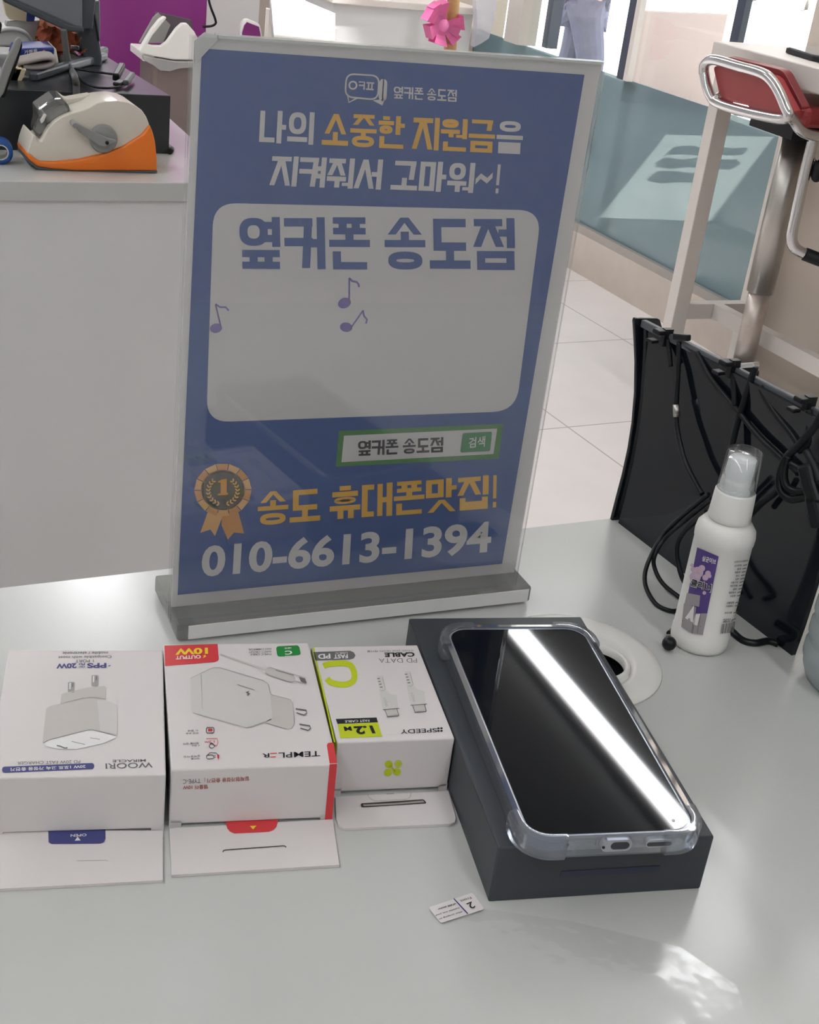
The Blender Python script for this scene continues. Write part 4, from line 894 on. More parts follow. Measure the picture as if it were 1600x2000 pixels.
# carton with the red corner
t2, top, front, tabf, o, R, B = carton('charger_carton', 'white charger carton with a red corner, between the other two cartons', (-.1434, -.1620), -.1879, .0722, .099, .0314,
     [(331, 1618), (650, 1600), (663, 1689), (335, 1709)])
U = onz(T+.0314+.0003); U2 = onz(T+.0314+.00045)
m = MB(); poly(m, [(321, 1260.8), (425, 1257.6), (427.5, 1288), (425, 1291), (419, 1293), (322.5, 1301)], top); m.mi = 1; text(m, '10W', (406, 1264.8), (342, 1267), (406.5, 1277), U, .04); poly(m, [(402, 1278.5), (396, 1281.5), (399, 1282), (396, 1285.5), (404, 1281.5), (400.5, 1281)], U)
m.mi = 2; text(m, 'OUTPUT', (392, 1279), (343, 1281), (392.5, 1286), U, .03); m.build('red_output_flag', [red_ink, yellow_ink, white_ink], t2)
m = MB(); poly(m, rrect([(539, 1262.5), (584, 1260), (588, 1279), (542, 1283)], 6), top); m.mi = 1; text(m, 'C', (570.5, 1270.4), (556.5, 1271.2), (571, 1278), U, .03); text(m, 'TYPE', (569, 1280), (557, 1280.6), (569, 1282), U, .02); text(m, 'USB PD', (569, 1264), (556, 1264.6), (569, 1267), U, .02); m.build('green_badge', [green_ink, white_ink], t2)
m = MB(); text(m, 'HIGH COMMERCIAL', (530, 1265.5), (485, 1267), (530, 1269), top, .01); text(m, 'SAFETY CIRCUIT', (530, 1270.5), (486, 1272), (530, 1274), top, .01); text(m, 'TYPE-C CABLE', (531, 1275.3), (489, 1276.8), (531, 1279), top, .01)
text(m, 'IC 칩셋', (387, 1425), (367, 1425.6), (387, 1428.5), top, .01); text(m, '안전 보호', (388, 1430), (363, 1430.8), (388, 1433.5), top, .01)
text(m, '케이블 길이', (389, 1449), (358, 1451), (389, 1453), top, .01); text(m, '1.2m', (389, 1454), (375, 1455), (389, 1457.5), top, .01)
text(m, '일체형 타입', (391, 1474.5), (359, 1476.5), (391, 1478.5), top, .01); text(m, '케이블', (391, 1479.5), (373, 1480.5), (391, 1483), top, .01); m.build('small_lettering', grey_ink, t2)
m = MB(); poly(m, [(372, 1325), (408, 1307), (418, 1303.5), (428, 1303.5), (515, 1329), (524, 1336), (528, 1355), (532.5, 1402), (528, 1408), (490, 1421), (482, 1421.5), (378, 1393), (373, 1386)], top)
m.mi = 1; poly(m, [(528, 1356), (567, 1366), (572, 1374), (575, 1412), (570, 1422), (560, 1424), (516, 1411), (532, 1402)], U)
m.mi = 2; poly(m, [(375, 1384), (428, 1367), (530, 1397), (530, 1406), (490, 1420.5), (482, 1421), (378, 1392)], U); m.mi = 3; stroke(m, [(372, 1325), (408, 1307), (418, 1303.5), (428, 1303.5), (515, 1329), (524, 1336), (528, 1355)], .8, U2); stroke(m, [(393, 1318), (395, 1385)], .5, U2); stroke(m, [(378, 1393), (482, 1421.5), (515, 1410), (560, 1424)], .7, U2); stroke(m, [(528, 1356), (567, 1366), (572, 1374), (575, 1412)], .8, U2)
m.build('charger_picture', [pale_ink2, pale_ink, pale_ink2, mid_ink], t2)
m = MB(); m.mi = 0
for p in ([(578, 1384), (598, 1387), (599, 1393), (594, 1396.5), (579, 1392)], [(585, 1414), (605, 1417.5), (607, 1422), (602, 1426.5), (587, 1422)]): stroke(m, p, 2.2, U2)
stroke(m, [(464, 1337), (497, 1347.5)], .9, U2); poly(m, [(488, 1349), (479, 1352), (484, 1354), (483, 1360), (489, 1354.5), (485, 1352.5)], U2)
stroke(m, [(539, 1309), (574, 1319)], 1.0, U2); poly(m, [(584, 1322), (596, 1325), (599, 1333.5), (588, 1331)], U2)
m.mi = 1; stroke(m, [(430, 1278), (519, 1309)], 2.4, U); stroke(m, [(430, 1276.5), (520, 1306.5)], .7, U2); poly(m, [(518, 1309), (527, 1303), (574, 1317), (577, 1328), (570, 1333), (520, 1318)], U)
m.mi = 2; stroke(m, [(518, 1314), (526, 1319), (568, 1332.5), (577, 1330), (598, 1336)], 1.5, U2); stroke(m, [(519, 1307), (527, 1303), (574, 1317), (598, 1324)], .6, U2); m.build('cable_picture', [grey_ink, pale_ink, mid_ink], t2)
m = MB(); stroke(m, rrect([(403, 1421.5), (418, 1421), (418, 1431), (403, 1431.5)], 2.5), 1.2, U, True)
for k in range(3): stroke(m, [(406+4*k, 1420), (406+4*k, 1418.6)], 1, U); stroke(m, [(406+4*k, 1432), (406+4*k, 1433.5)], 1, U)
ring(m, (414, 1457), 5, 4, 1.1, U); stroke(m, [(410, 1453), (413, 1450.5), (417, 1453)], 1, U); stroke(m, rrect([(403, 1475), (416, 1474), (419, 1481), (404, 1482.5)], 3), 1.1, U, True); stroke(m, [(405, 1475), (410, 1470), (422, 1470.5), (426.5, 1475)], 1.1, U); stroke(m, [(418, 1476), (421, 1475.6)], 1, U); stroke(m, [(418.6, 1479), (421.6, 1478.6)], 1, U)
m.mi = 1; poly(m, [(406.5, 1423.5), (415, 1423.2), (415, 1428), (406.5, 1428.5)], U); poly(m, [(424.5, 1474), (428.5, 1474), (428, 1481), (426.5, 1483), (424.5, 1480)], U); stroke(m, [(403, 1443), (424, 1442), (426, 1450), (424, 1456), (419, 1457)], 1.1, U); text(m, '1.2m', (419, 1446), (400, 1447.5), (419, 1450.5), U, .01); m.build('icon_row', [ink, red_ink], t2)
m = MB(); text(m, 'TEMPL', (625, 1466.5), (544, 1470), (625.5, 1476.8), top, .012); text(m, 'R', (526, 1471), (512, 1471.8), (526.5, 1479), top, .012); m.mi = 1; stroke(m, [(541, 1471), (528, 1471.7)], 1.8, top); stroke(m, [(539, 1478), (528, 1478.6)], 1.8, top); m.build('brand_lettering', [ink, red_ink], t2)
m = MB(); text(m, '일체형가정용 충전기', (487, 1516.3), (405, 1521), (487, 1525), front, .018); text(m, '템플러 10W', (406, 1532.5), (357.5, 1534.5), (406, 1541), front, .018); m.mi = 1; text(m, 'TYPE-C', (392, 1520.5), (357.5, 1522.5), (392, 1529), front, .0); stroke(m, [(400, 1519), (400, 1527)], .7, front); m.build('front_lettering', [brown_ink, grey_ink], t2)
m = MB(); poly(m, [(638.5, 1455), (641, 1451), (650, 1449.8), (652, 1452), (658.6, 1490.4), (644, 1491.3)], top); poly(m, [(644, 1492.6), (658.6, 1491.6), (648.8, 1600.5), (634.5, 1601.2)], front); m.build('red_corner_stripe', red_ink, t2)
m = MB(); poly(m, [(441, 1590), (542, 1586), (543, 1604), (540, 1615), (534, 1621), (525, 1624.5), (458, 1628), (449, 1624), (444, 1618), (441, 1606)], tabf); m.mi = 1; poly(m, [(488, 1613.2), (501, 1612.5), (494.5, 1620)], onz(T+.0019)); m.build('red_tab', [red_ink, yellow_ink], t2)
m = MB(); stroke(m, [(435, 1664), (437, 1661), (441, 1660), (553, 1652), (557, 1652.6), (559, 1655)], 2.0, tabf); m.build('slot', slot_dark, t2)
# cable carton with the lime side
t3, top, front, tabf, o, R, B = carton('cable_carton', 'small white cable carton with lime marks beside the dark phone carton', (-.0667, -.1586), -.1751, .055, .0797, .030,
     [(655, 1556), (876, 1545), (887, 1585), (890.5, 1597), (888, 1606), (880, 1609), (672, 1617.5), (662, 1612), (657, 1598)])
m = MB(); h = .030; off = -R*.0002
m.face([o+off+Vector((0, 0, .003)), o+B*.0797+off+Vector((0, 0, .003)), o+B*.0797+off+Vector((0, 0, h-.0007)), o+off+Vector((0, 0, h-.0007))]); m.build('lime_side', lime_ink, t3)
U = onz(T+h+.0003); U2 = onz(T+h+.00045)
m = MB(); poly(m, [(610.6, 1264), (613.5, 1264), (655, 1449.5), (652.2, 1449.5)], top); m.build('lime_edge', lime_ink, t3)
m = MB(); text(m, 'CTOC 25W 데이터 케이블', (807, 1268.6), (717, 1270.3), (807.4, 1272.4), top, .005); text(m, 'PD DATA', (814, 1286), (739.5, 1286), (815, 1294), top, -.012); m.build('grey_lettering', grey_ink, t3)
m = MB(); text(m, 'CABLE', (809.5, 1273.7), (751, 1274.6), (810.5, 1282.6), top, .045); text(m, 'SPEEDY', (853, 1422), (782, 1425), (854, 1430), top, .012)
for dx, dy in ((-3, -2.4), (3, -2.6), (-3, 2.6), (3, 2.4)): disc(m, (859.5+dx, 1425+dy), 2.6, 2, top, 12)
m.build('black_lettering', ink, t3)
m = MB(); poly(m, [(612, 1273.5), (684, 1271), (691, 1274), (694.5, 1280), (691, 1286), (684, 1288), (616, 1290.5)], top); m.mi = 1; text(m, 'FAST', (679, 1277.5), (651.5, 1278.6), (680, 1285.5), U, .03); text(m, 'PD', (645, 1276.5), (621, 1277.6), (646, 1286), U, .03); text(m, 'USB-C', (679, 1273.6), (655, 1274.5), (679, 1276.5), U, .01); m.build('fast_charge_pill', [grey_ink, white_ink], t3)
m = MB(); stroke(m, wave([(v[0], v[1], 0) for v in [(632, 1301), (640, 1297.5), (660, 1295.5), (676, 1296), (686, 1301), (692, 1314), (691, 1328), (682, 1335), (668, 1337), (652, 1334.5), (644, 1331), (639, 1325)]], 5), 11.5, top); m.build('lime_letter', lime_ink, t3)
m = MB(); poly(m, [(655.8, 1404.2), (735.7, 1401.2), (738.4, 1410.6), (659.3, 1413.8)], top); m.mi = 1; poly(m, [(659.5, 1414), (738.6, 1411), (746.6, 1438.7), (665, 1441.6)], top); m.mi = 2; text(m, 'FAST CABLE', (721, 1405), (673.5, 1407.2), (722, 1409.4), U, .01); m.mi = 0; text(m, '1.2', (730, 1416.5), (690, 1418.5), (734, 1432.5), U, .045, -.1); text(m, 'M', (687, 1418.6), (671, 1419.4), (688, 1427), U, .04, -.1); m.build('length_label', [ink, lime_ink, white_ink], t3)
m = MB()
for (x, y) in ((0, 0), (54, -8.5)):
    s_ = lambda pts: [(p[0]+x, p[1]+y) for p in pts]
    m.mi = 3; poly(m, s_([(737, 1320), (749, 1319), (753, 1345), (762, 1355), (775, 1358), (778, 1384), (748, 1386), (742, 1356)]), top)
    m.mi = 0; stroke(m, s_([(748, 1386), (780, 1383.5)]), 1.4, U); stroke(m, s_([(752, 1386), (757, 1400)]), 1.2, U); stroke(m, s_([(775, 1384), (779, 1397.5)]), 1.4, U); stroke(m, s_([(756, 1400), (779, 1398)]), 1.6, U); m.mi = 1; poly(m, s_([(754, 1386.5), (773, 1385), (777, 1396), (758, 1398)]), U)
    m.mi = 2; stroke(m, s_([(747, 1323), (753, 1345), (749, 1349), (744, 1348)]), 1.0, U)
    m.mi = 0
    for k in range(4): stroke(m, s_([(737+1.8*k, 1325.5+5.6*k), (742+1.8*k, 1325+5.6*k)]), 1.6, U)
    m.mi = 2; text(m, 'SPEEDY', s_([(758, 1379)])[0], s_([(753, 1361)])[0], s_([(753.5, 1380)])[0], U, -.01)
m.build('cable_picture', [grey_ink, pale_ink, mid_ink, pale_ink2], t3)
m = MB()
for c in ((759.5, 1493), (778, 1492), (757.8, 1509), (775.5, 1507.5)): disc(m, c, 7.8, 7.4, front)
poly(m, [(764, 1494), (773, 1507), (769, 1510), (760, 1497)], front); m.mi = 1; ring(m, (778, 1492), 6.2, 5.9, .7, onplane(o-B*.0003, B)); m.build('clover_mark', [lime_ink, paper], t3)
m = MB(); stroke(m, [(718, 1549), (719.5, 1556), (725, 1561), (733, 1564.5), (795, 1561), (801, 1557), (803, 1548)], .9, tabf); poly(m, [(755, 1549.5), (770, 1549), (770, 1551), (755, 1551.5)], tabf); m.build('thumb_tab', mid_ink, t3)
m = MB(); poly(m, rrect([(704, 1569), (828, 1561), (834, 1569), (706, 1577)], 4), tabf); m.mi = 1; poly(m, [(709, 1571.5), (770, 1568.5), (826, 1563.5), (830, 1567), (770, 1571.5), (711, 1574.5)], onz(T+.0018)); m.build('slot', [slot_dark, mid_ink], t3)

# ------------------------------------------------------------------ dark phone carton, phone in its clear case
bx = thing('phone_carton', 'dark grey phone carton lying on the counter under the phone', 'carton', (-.0253, -.2412, T))
yw = -.1822; R = Vector((math.cos(yw), math.sin(yw), 0)); B = Vector((-math.sin(yw), math.cos(yw), 0)); o = Vector((-.0253, -.2412, T)); w, l, h = .0973, .1809, .0294
m = MB(); m.prism([o, o+R*w, o+R*w+B*l, o+B*l], (0, 0, h), .0008); m.build('carton_lid', dark_board, bx)
m = MB(); m.prism([o-B*.0003+R*.03+Vector((0, 0, .0115)), o-B*.0003+R*.075+Vector((0, 0, .0115)), o-B*.0003+R*.075+Vector((0, 0, .0150)), o-B*.0003+R*.03+Vector((0, 0, .0150))], B*.0002); m.build('dark_blue_mark', mat('dark_blue_gloss', (36, 42, 62), .3, .5), bx)
ph = thing('smartphone', 'smartphone with a black screen in a clear bumper case upon the dark carton', 'smartphone', (.036, -.1772, T+h))
py = -.196; PR = Vector((math.cos(py), math.sin(py), 0)); PBk = Vector((-math.sin(py), math.cos(py), 0)); PC = Vector((.0362, -.1768, T+h))
def ph_pts(hw, hl, r, n=8):
    out = []
    for sx, sy, a0 in ((1, 1, 0), (-1, 1, 90), (-1, -1, 180), (1, -1, 270)):
        for k in range(n+1):
            a = math.radians(a0+90*k/n); out.append((sx*(hw-r)+r*math.cos(a), sy*(hl-r)+r*math.sin(a)))
    return out
def P3(p, z): return PC+PR*p[0]+PBk*p[1]+Vector((0, 0, z))
def slab(hw, hl, r, z0, z1, bev=0): 
    mm = MB(); mm.prism([P3(p, z0) for p in ph_pts(hw, hl, r)], (0, 0, z1-z0), 0)
    return mm
alu = mat('pale_metal_frame', (176, 178, 184), .3, .5, metal=.6, var=.02)
slab(.0372, .0800, .0105, .0015, .0092).build('phone_frame', alu, ph, smooth_angle=35)
scr = mat('black_screen_glass', (14, 17, 22), .03, .12, var=.02); 
slab(.0362, .0790, .0098, .0092, .0095).build('screen', scr, ph)
# clear case: raised rim and four thick corner bumpers
m = MB(); n_ = 9*4; oi = ph_pts(.0374, .0802, .0106); oo = ph_pts(.0398, .0826, .0130)
for k in range(len(oi)):
    j = (k+1) % len(oi)
    a, b_, c, d = oi[k], oi[j], oo[j], oo[k]
    m.face([P3(a, .0103), P3(b_, .0103), P3(c, .0100), P3(d, .0100)]); m.face([P3(d, .0100), P3(c, .0100), P3(c, .0005), P3(d, .0005)]); m.face([P3(a, .0103), P3(a, .0012), P3(b_, .0012), P3(b_, .0103)])
bmesh.ops.remove_doubles(m.bm, verts=m.bm.verts[:], dist=1e-5)
case = m.build('clear_case', tpu, ph, smooth_angle=40)
m = MB(); m.prism([P3(p, 0) for p in ph_pts(.0398, .0826, .0130)], (0, 0, .0009)); m.build('case_back', tpu, ph)
for sx in (-1, 1):
    for sy in (-1, 1):
        a0 = {(1, 1): 0, (-1, 1): 90, (-1, -1): 180, (1, -1): 270}[(sx, sy)]; m = MB()
        cx, cy = sx*(.0398-.0130), sy*(.0826-.0130); path = []
        pr_ = [(-.0004, .0003), (.0020, .0006), (.0024, .0020), (.0024, .0088), (.0018, .0106), (-.0010, .0110), (-.0024, .0108)]
        rings = []
        ks = [(0, -.0056, 0), (0, -.0048, 1), (0, 0, 1)]+[(k, 0, 1) for k in range(9, 90, 9)]+[(90, 0, 1), (90, .0048, 1), (90, .0056, 0)]
        for kk, sh_, full in ks:
            an = math.radians(a0+kk); dv = Vector((math.cos(an), math.sin(an))); tv = Vector((-math.sin(an), math.cos(an)))
            rings.append([m.bm.verts.new(P3((cx+dv.x*(.0130+(q[0] if full else min(q[0], 0)))+tv.x*sh_, cy+dv.y*(.0130+(q[0] if full else min(q[0], 0)))+tv.y*sh_), q[1])) for q in pr_])
        # ease the bumper into the rim over 5 mm
        for a, b_ in zip(rings, rings[1:]):
            for i in range(len(pr_)-1): m.bm.faces.new((a[i], a[i+1], b_[i+1], b_[i]))
        bmesh.ops.recalc_face_normals(m.bm, faces=m.bm.faces[:])
        m.build('corner_bumper', tpu, case, smooth_angle=50)
# bottom edge of the phone: tray, microphone, port, speaker
fy = -.0800; 
def F3(x, z, y=fy): return PC+PR*x+PBk*y+Vector((0, 0, z))
def capsule(x0, x1, z0, z1, y0, dep, r=None):
    r = r or (z1-z0)/2; pts = []
    for cx, a0 in ((x1-r, -90), (x0+r, 90)):
        for k in range(9):
            a = math.radians(a0+180*k/8); pts.append(F3(cx+r*math.cos(a), (z0+z1)/2+((z1-z0)/2)*math.sin(a), y0))
    mm = MB(); mm.prism(pts, PBk*dep); return mm
capsule(-.0062, .0075, .0022, .0082, fy-.0027, .0028, .0024).build('port_cutout', alu, ph)
capsule(-.0020, .0062, .0034, .0070, fy-.0029, .0030).build('usb_port', mat('port_dark', (58, 58, 62), .5, .3), ph)
capsule(.0135, .0255, .0034, .0074, fy-.0027, .0028).build('speaker_cutout', alu, ph)
capsule(.0140, .0250, .0042, .0062, fy-.0029, .0030).build('speaker_grille', mat('speaker_dark', (70, 70, 74), .5, .3), ph)
m = MB(); pts = [(-.0215, .0036), (-.0215, .0068), (-.0075, .0068), (-.0075, .0036)]
for i in range(4): m.tube([F3(*pts[i], fy-.0003), F3(*pts[(i+1) % 4], fy-.0003)], .00022, 6)
m.build('sim_tray_outline', grey_plastic, ph)
m = MB()
for x in (-.0200, -.0052): m.lathe([(0, 0), (.0006, 0), (.0006, .0004), (0, .0004)], F3(x, .0048, fy-.0028 if x > -.01 else fy-.0002), 12, tuple(-PBk))
m.build('pin_hole', ink, ph)
m = MB(); m.lathe([(0, 0), (.0007, 0), (.0007, .0002), (0, .0002)], P3((.0285, -.0735), .0095), 12); m.build('screen_speck', white_plastic, ph)
for y_ in (.012, .034):
    m = MB(); m.box(P3((.0404, y_), .0056), (.0016, .018 if y_ > .02 else .010, .003), py, .0005); m.build('side_button', tpu, ph)

# ------------------------------------------------------------------ peel sticker and film
st2 = thing('peel_sticker', 'small white numbered peel sticker lying before the dark carton', 'sticker', onz(T)((890, 1775)))
zs1, zs2 = onz(T+.0010), onz(T+.0013)
m = MB(); m.prism([onz(T+.0008)(p) for p in rrect([(837, 1773), (923, 1744), (946, 1776), (861, 1803.5)], 5)], (0, 0, .0002)); m.build('sticker_paper', paper, st2)
m = MB(); text(m, '2', (921.5, 1760.5), (911, 1764.5), (930, 1771.5), zs2, .01); text(m, 'Front', (918.5, 1751), (898, 1758.5), (922, 1754.8), zs2, .0)
text(m, 'After scraping air', (903.5, 1778), (857, 1793.5), (904, 1781.5), zs2, .01); text(m, 'bubbles out, peel', (897, 1771), (851, 1786), (897.5, 1774.5), zs2, .01); text(m, 'of this sticker .', (890, 1763.5), (852, 1775.5), (890.5, 1767), zs2, .01)
m.mi = 1; stroke(m, [(886.5, 1755), (914, 1784.5)], 2.2, zs2); m.build('sticker_print', [ink, navy], st2)
fp = [(905, 1795), (945, 1775), (1120, 1800), (1330, 1850), (1440, 1925), (1460, 1990), (1330, 2060), (1060, 1975), (1000, 1925), (920, 1830)]
m = MB(); g = 14; zf = onz(T+.0004)
P = [zf(p) for p in fp]; ctr = sum(P, Vector())/len(P)
prev = None
for k in range(9):
    s_ = (8-k)/8; rg = [m.bm.verts.new(ctr+(q-ctr)*s_+Vector((0, 0, .0012*(1-s_)+random.uniform(0, .0006)*(k > 0)))) for q in P] if k < 8 else None
    if prev and rg:
        for i in range(len(P)): m.bm.faces.new((prev[i], prev[(i+1) % len(P)], rg[(i+1) % len(P)], rg[i]))
    if rg is None: m.bm.faces.new(prev)
    prev = rg
m.build('peeled_film', tpu_film, st2, smooth_angle=60)

# ------------------------------------------------------------------ spray bottle
BC = Vector((.1895, -.0785, T))
sb = thing('spray_bottle', 'small white spray bottle with purple label and clear cap before the black rack', 'spray bottle', BC)
br_ = .0168
m = MB(); m.lathe([(0, 0), (br_-.0022, 0), (br_-.0005, .0008), (br_, .003), (br_, .0095), (br_-.0004, .0100), (br_-.0004, .068), (br_, .0690), (br_+.0002, .0725), (br_-.0004, .0765), (br_-.0030, .0800), (br_-.0058, .0818), (.0115, .0825), (0, .0825)], BC, 56); m.build('bottle_body', white_plastic, sb)
m = MB(); m.lathe([(.0118, .082), (.0122, .0828), (.0119, .0850), (.0113, .0985), (.0106, .0995), (.0094, .0998), (0, .0998)], BC, 48); m.build('screw_collar', white_plastic, sb)
m = MB(); m.lathe([(.0096, .0985), (.0094, .1055), (.0086, .1060), (.0084, .1075), (.0078, .1180), (.0070, .1188), (0, .1190)], BC, 40); m.build('sprayer', mat('milky_plastic', (224, 225, 224), .35, .45), sb)
m = MB(); m.lathe([(.0108, .0998), (.0106, .105), (.0098, .1225), (.0092, .1232), (0, .1232), (0, .1222), (.0088, .1222), (.0096, .104), (.0100, .0998), (.0108, .0998)], BC, 48); m.build('clear_cap', clear('clear_cap_plastic', (252, 253, 253), .05, .03, (225, 226, 226), .03, .5), sb)
lb = oncyl(BC.x, BC.y, br_+.0002); lb2 = oncyl(BC.x, BC.y, br_+.0004); lb3 = oncyl(BC.x, BC.y, br_+.0006)
lab_purple = mat('label_purple', (84, 66, 128), .45, .4, var=.04); lab_lilac = mat('label_lilac', (176, 168, 190), .45, .4, var=.08, scale=300); lab_pink = mat('label_pink', (196, 172, 190), .45, .4); lab_grey = mat('label_grey', (158, 152, 154), .45, .4)
m = MB(); grid(m, [(1362, 1069), (1404, 1087), (1373, 1240), (1331, 1224)], lb, 12, 16); m.mi = 1; grid(m, [(1342, 1158), (1368, 1163), (1366, 1185), (1337, 1180)], lb2, 8, 6)
m.mi = 1; grid(m, [(1336, 1178), (1360, 1186), (1354, 1238), (1331, 1224)], lb2, 8, 8); grid(m, [(1356, 1198), (1381, 1198), (1373, 1239.5), (1351, 1236)], lb2, 8, 8)
m.build('front_label', [lab_purple, lab_grey], sb)
m = MB()
for c, r_ in (((1363, 1118), 11), ((1371, 1110), 6.5), ((1383, 1120), 5.5), ((1354, 1112), 5), ((1386, 1125), 4), ((1358, 1127), 11), ((1378, 1128), 6), ((1376, 1158), 3.6), ((1352, 1104), 3.5)): disc(m, c, r_, r_, oncyl(BC.x, BC.y, br_+.00035+r_*1e-5), 20)
m.build('bubble_print', lab_pink, sb)
lb4 = oncyl(BC.x, BC.y, br_+.0008); m = MB(); m.mi = 0; text(m, '클리너', (1347.5, 1145), (1388.5, 1158), (1350.5, 1128), lb3, .055); m.mi = 1; text(m, '클리너', (1348.5, 1144), (1387.5, 1156.5), (1351, 1129.5), lb4, .02); m.mi = 0
text(m, '살균이브', (1371, 1095.5), (1398, 1103), (1372.5, 1085), lb3, .02); m.build('label_lettering', [white_ink, ink], sb)
m = MB(); m.mi = 0; poly(m, [(1338, 1207), (1356, 1182), (1354, 1216)], lb3); poly(m, [(1358, 1200), (1368, 1199), (1362, 1222), (1353, 1219)], lb3); m.mi = 1
for s_ in ([(1337, 1208), (1357, 1181.5), (1354, 1217)], [(1333, 1212), (1370, 1224)], [(1354, 1217), (1351, 1236)], [(1359, 1198), (1353, 1236)], [(1369, 1198), (1362, 1238)]): stroke(m, s_, .9, lb3)
m.build('house_drawing', [white_ink, grey_ink], sb)
m = MB(); rowsL = ['안전확인대상생활화학', '신고번호', '품명', '제품명', '용도', '성분', '사용기한', '제조연월', '용량', '제조회사', '수입원', '', '사용방법', '사용용도', '', '주의사항', '', '취급주의']
for k, s_ in enumerate(rowsL):
    if not s_: continue
    y0 = 1100+k*6.6; x1 = 1450-k*1.35; wd = min(3.6*len(s_), 15)
    if k == 0: text(m, s_, (1434, y0), (1461, y0-3), (1434.5, y0-4), lb3, .02)
    else: text(m, s_, (x1-wd, y0+.6), (x1, y0-.4), (x1-wd+.5, y0-3.6), lb3, .03)
    if k > 0: text(m, 'ooo', (x1+3, y0-1), (x1+10, y0-2.5), (x1+3.3, y0-4), lb3, .02) if False else stroke(m, [(x1+3, y0-2), (x1+10.5, y0-3.8)], 1.6, lb3)
text(m, 'Made in', (1413, 1217), (1432, 1214), (1413.6, 1212.5), lb3, .02)
x = 1409.
while x < 1434:
    w_ = random.choice((.8, 1.2, 1.8)); stroke(m, [(x+1.8, 1219-(x-1409)*.2), (x-1, 1238-(x-1409)*.12)], w_, lb3); x += w_+random.choice((.8, 1.3))
m.build('back_label_print', grey_ink, sb)

# ------------------------------------------------------------------ black display rack with clip cords
rk = thing('display_rack', 'black acrylic display rack with a clip rail standing on the counter', 'display rack', (.225, 0, T))
RE = Vector((.212, .073, 0)); RD = (Vector((.2345, -.0866, 0))-RE).normalized(); RL = .176; RN = Vector((RD.y, -RD.x, 0))   # RN towards -x
if RN.x > 0: RN = -RN
prof = [(.219, 0), (.2205, .02), (.2212, .045), (.2205, .068), (.2185, .09), (.2155, .11), (.212, .130), (.209, .143)]
BD = (Vector((.235, -.10, 0))-Vector((.219, .073, 0))).normalized()
m = MB(); n_ = len(prof); 
def rp(i, d, th=0): return Vector((prof[i][0], .0715, T+prof[i][1]))+BD*d+Vector((th, 0, 0))
gr = [[[m.bm.verts.new(rp(i, d, th)) for i in range(n_)] for d in (.002, RL)] for th in (.003, .006)]
for s_ in range(2):
    for i in range(n_-1): m.bm.faces.new((gr[s_][0][i], gr[s_][0][i+1], gr[s_][1][i+1], gr[s_][1][i]))
for i in range(n_-1):
    for d in range(2): m.bm.faces.new((gr[0][d][i], gr[0][d][i+1], gr[1][d][i+1], gr[1][d][i]))
for i in (0, n_-1): m.bm.faces.new((gr[0][0][i], gr[0][1][i], gr[1][1][i], gr[1][0][i]))
bmesh.ops.recalc_face_normals(m.bm, faces=m.bm.faces[:]); m.build('back_sheet', black_gloss, rk, smooth_angle=40)
ck2 = onplane((.2, .0735, 0), (0, 1, 0))
m = MB(); m.prism([ck2(p) for p in [(1195, 1018), (1206, 975), (1218, 930), (1229, 880), (1237, 830), (1242, 770), (1243, 710), (1241, 660), (1239, 628), (1241, 622), (1284, 622), (1290, 625), (1294, 640), (1300, 700), (1300, 850), (1290, 1018)]], (0, .003, 0), .0006); m.build('end_cheek', black_gloss, rk)
ra, rb_ = Vector((.2105, .0735, T+.1425)), None
RDz = (Vector((.2345, -.0866, T+.143))-Vector((.2120, .0730, T+.143))).normalized()
ra = Vector((.2120, .0730, T+.1430)); rb_ = ra+RDz*RL
m = MB(); m.bar(ra, rb_, .0042, .0050, bevel=.0008); m.build('clip_rail', dgrey_plastic, rk)
railp = onplane(ra+Vector((-.003, 0, 0)), (RDz.y, -RDz.x, 0)); inF = onplane(ra+Vector((.006, 0, 0)), (RDz.y, -RDz.x, 0))
def clipcord(cpx, cords, label, tabs=None, tagpx=None):
    c = railp(cpx); t = thing('security_cord', label, 'cord', c, 'black cords clipped to the rack rail')
    m = MB(); m.bar(c+Vector((-.004, 0, .003))-RDz*.004, c+Vector((-.004, 0, .003))+RDz*.003, .008, .003, bevel=.0008); m.bar(c+Vector((-.008, 0, -.003))-RDz*.004, c+Vector((-.008, 0, -.003))+RDz*.002, .006, .0022, bevel=.0006)
    m.bar(c+Vector((.001, 0, .005)), c+Vector((.001, 0, -.006)), .004, .006, up=(1, 0, 0)); m.build('clip', black_plastic, t)
    for pts, r_, fn in cords:
        m = MB(); m.tube(wave([fn(p) for p in pts]), r_, 10); m.build('cord', black_plastic, t)
    return t
sheetF = onplane((.2195, 0, T+.07), (1, .13, .0)) ; frontF = onplane((.205, 0, T+.07), (1, .13, .0))
def drop(fn, top, bottom): return [(p, q) for p, q in zip(top, bottom)]
rubber = black_plastic
c1 = clipcord((1300, 657), [([(1304, 662), (1308, 690), (1310, 716)], .0016, sheetF), ([(1327, 668), (1325, 720), (1322, 775), (1321, 815), (1325, 850), (1338, 900), (1360, 945), (1372, 965)], .0017, sheetF)], 'black cord with a small metal sleeve on the far end of the rail')
m = MB(); m.bar(railp((1318, 657)), railp((1346, 660)), .004, .004, bevel=.0008); m.build('hook', black_plastic, c1)
m = MB(); m.tube([sheetF((1321, 790)), sheetF((1322, 814))], .0022, 10); m.build('metal_sleeve', steel, c1)
c2 = clipcord((1430, 718), [([(1432, 728), (1434, 760), (1436, 792)], .0018, sheetF), ([(1476, 716), (1466, 745), (1452, 790), (1442, 820), (1432, 860), (1424, 900), (1412, 960), (1398, 1000)], .0020, sheetF), ([(1362, 688), (1390, 740), (1440, 800), (1480, 850), (1525, 893), (1560, 925)], .0018, sheetF)], 'black cord with a bright tab at the middle of the rail')
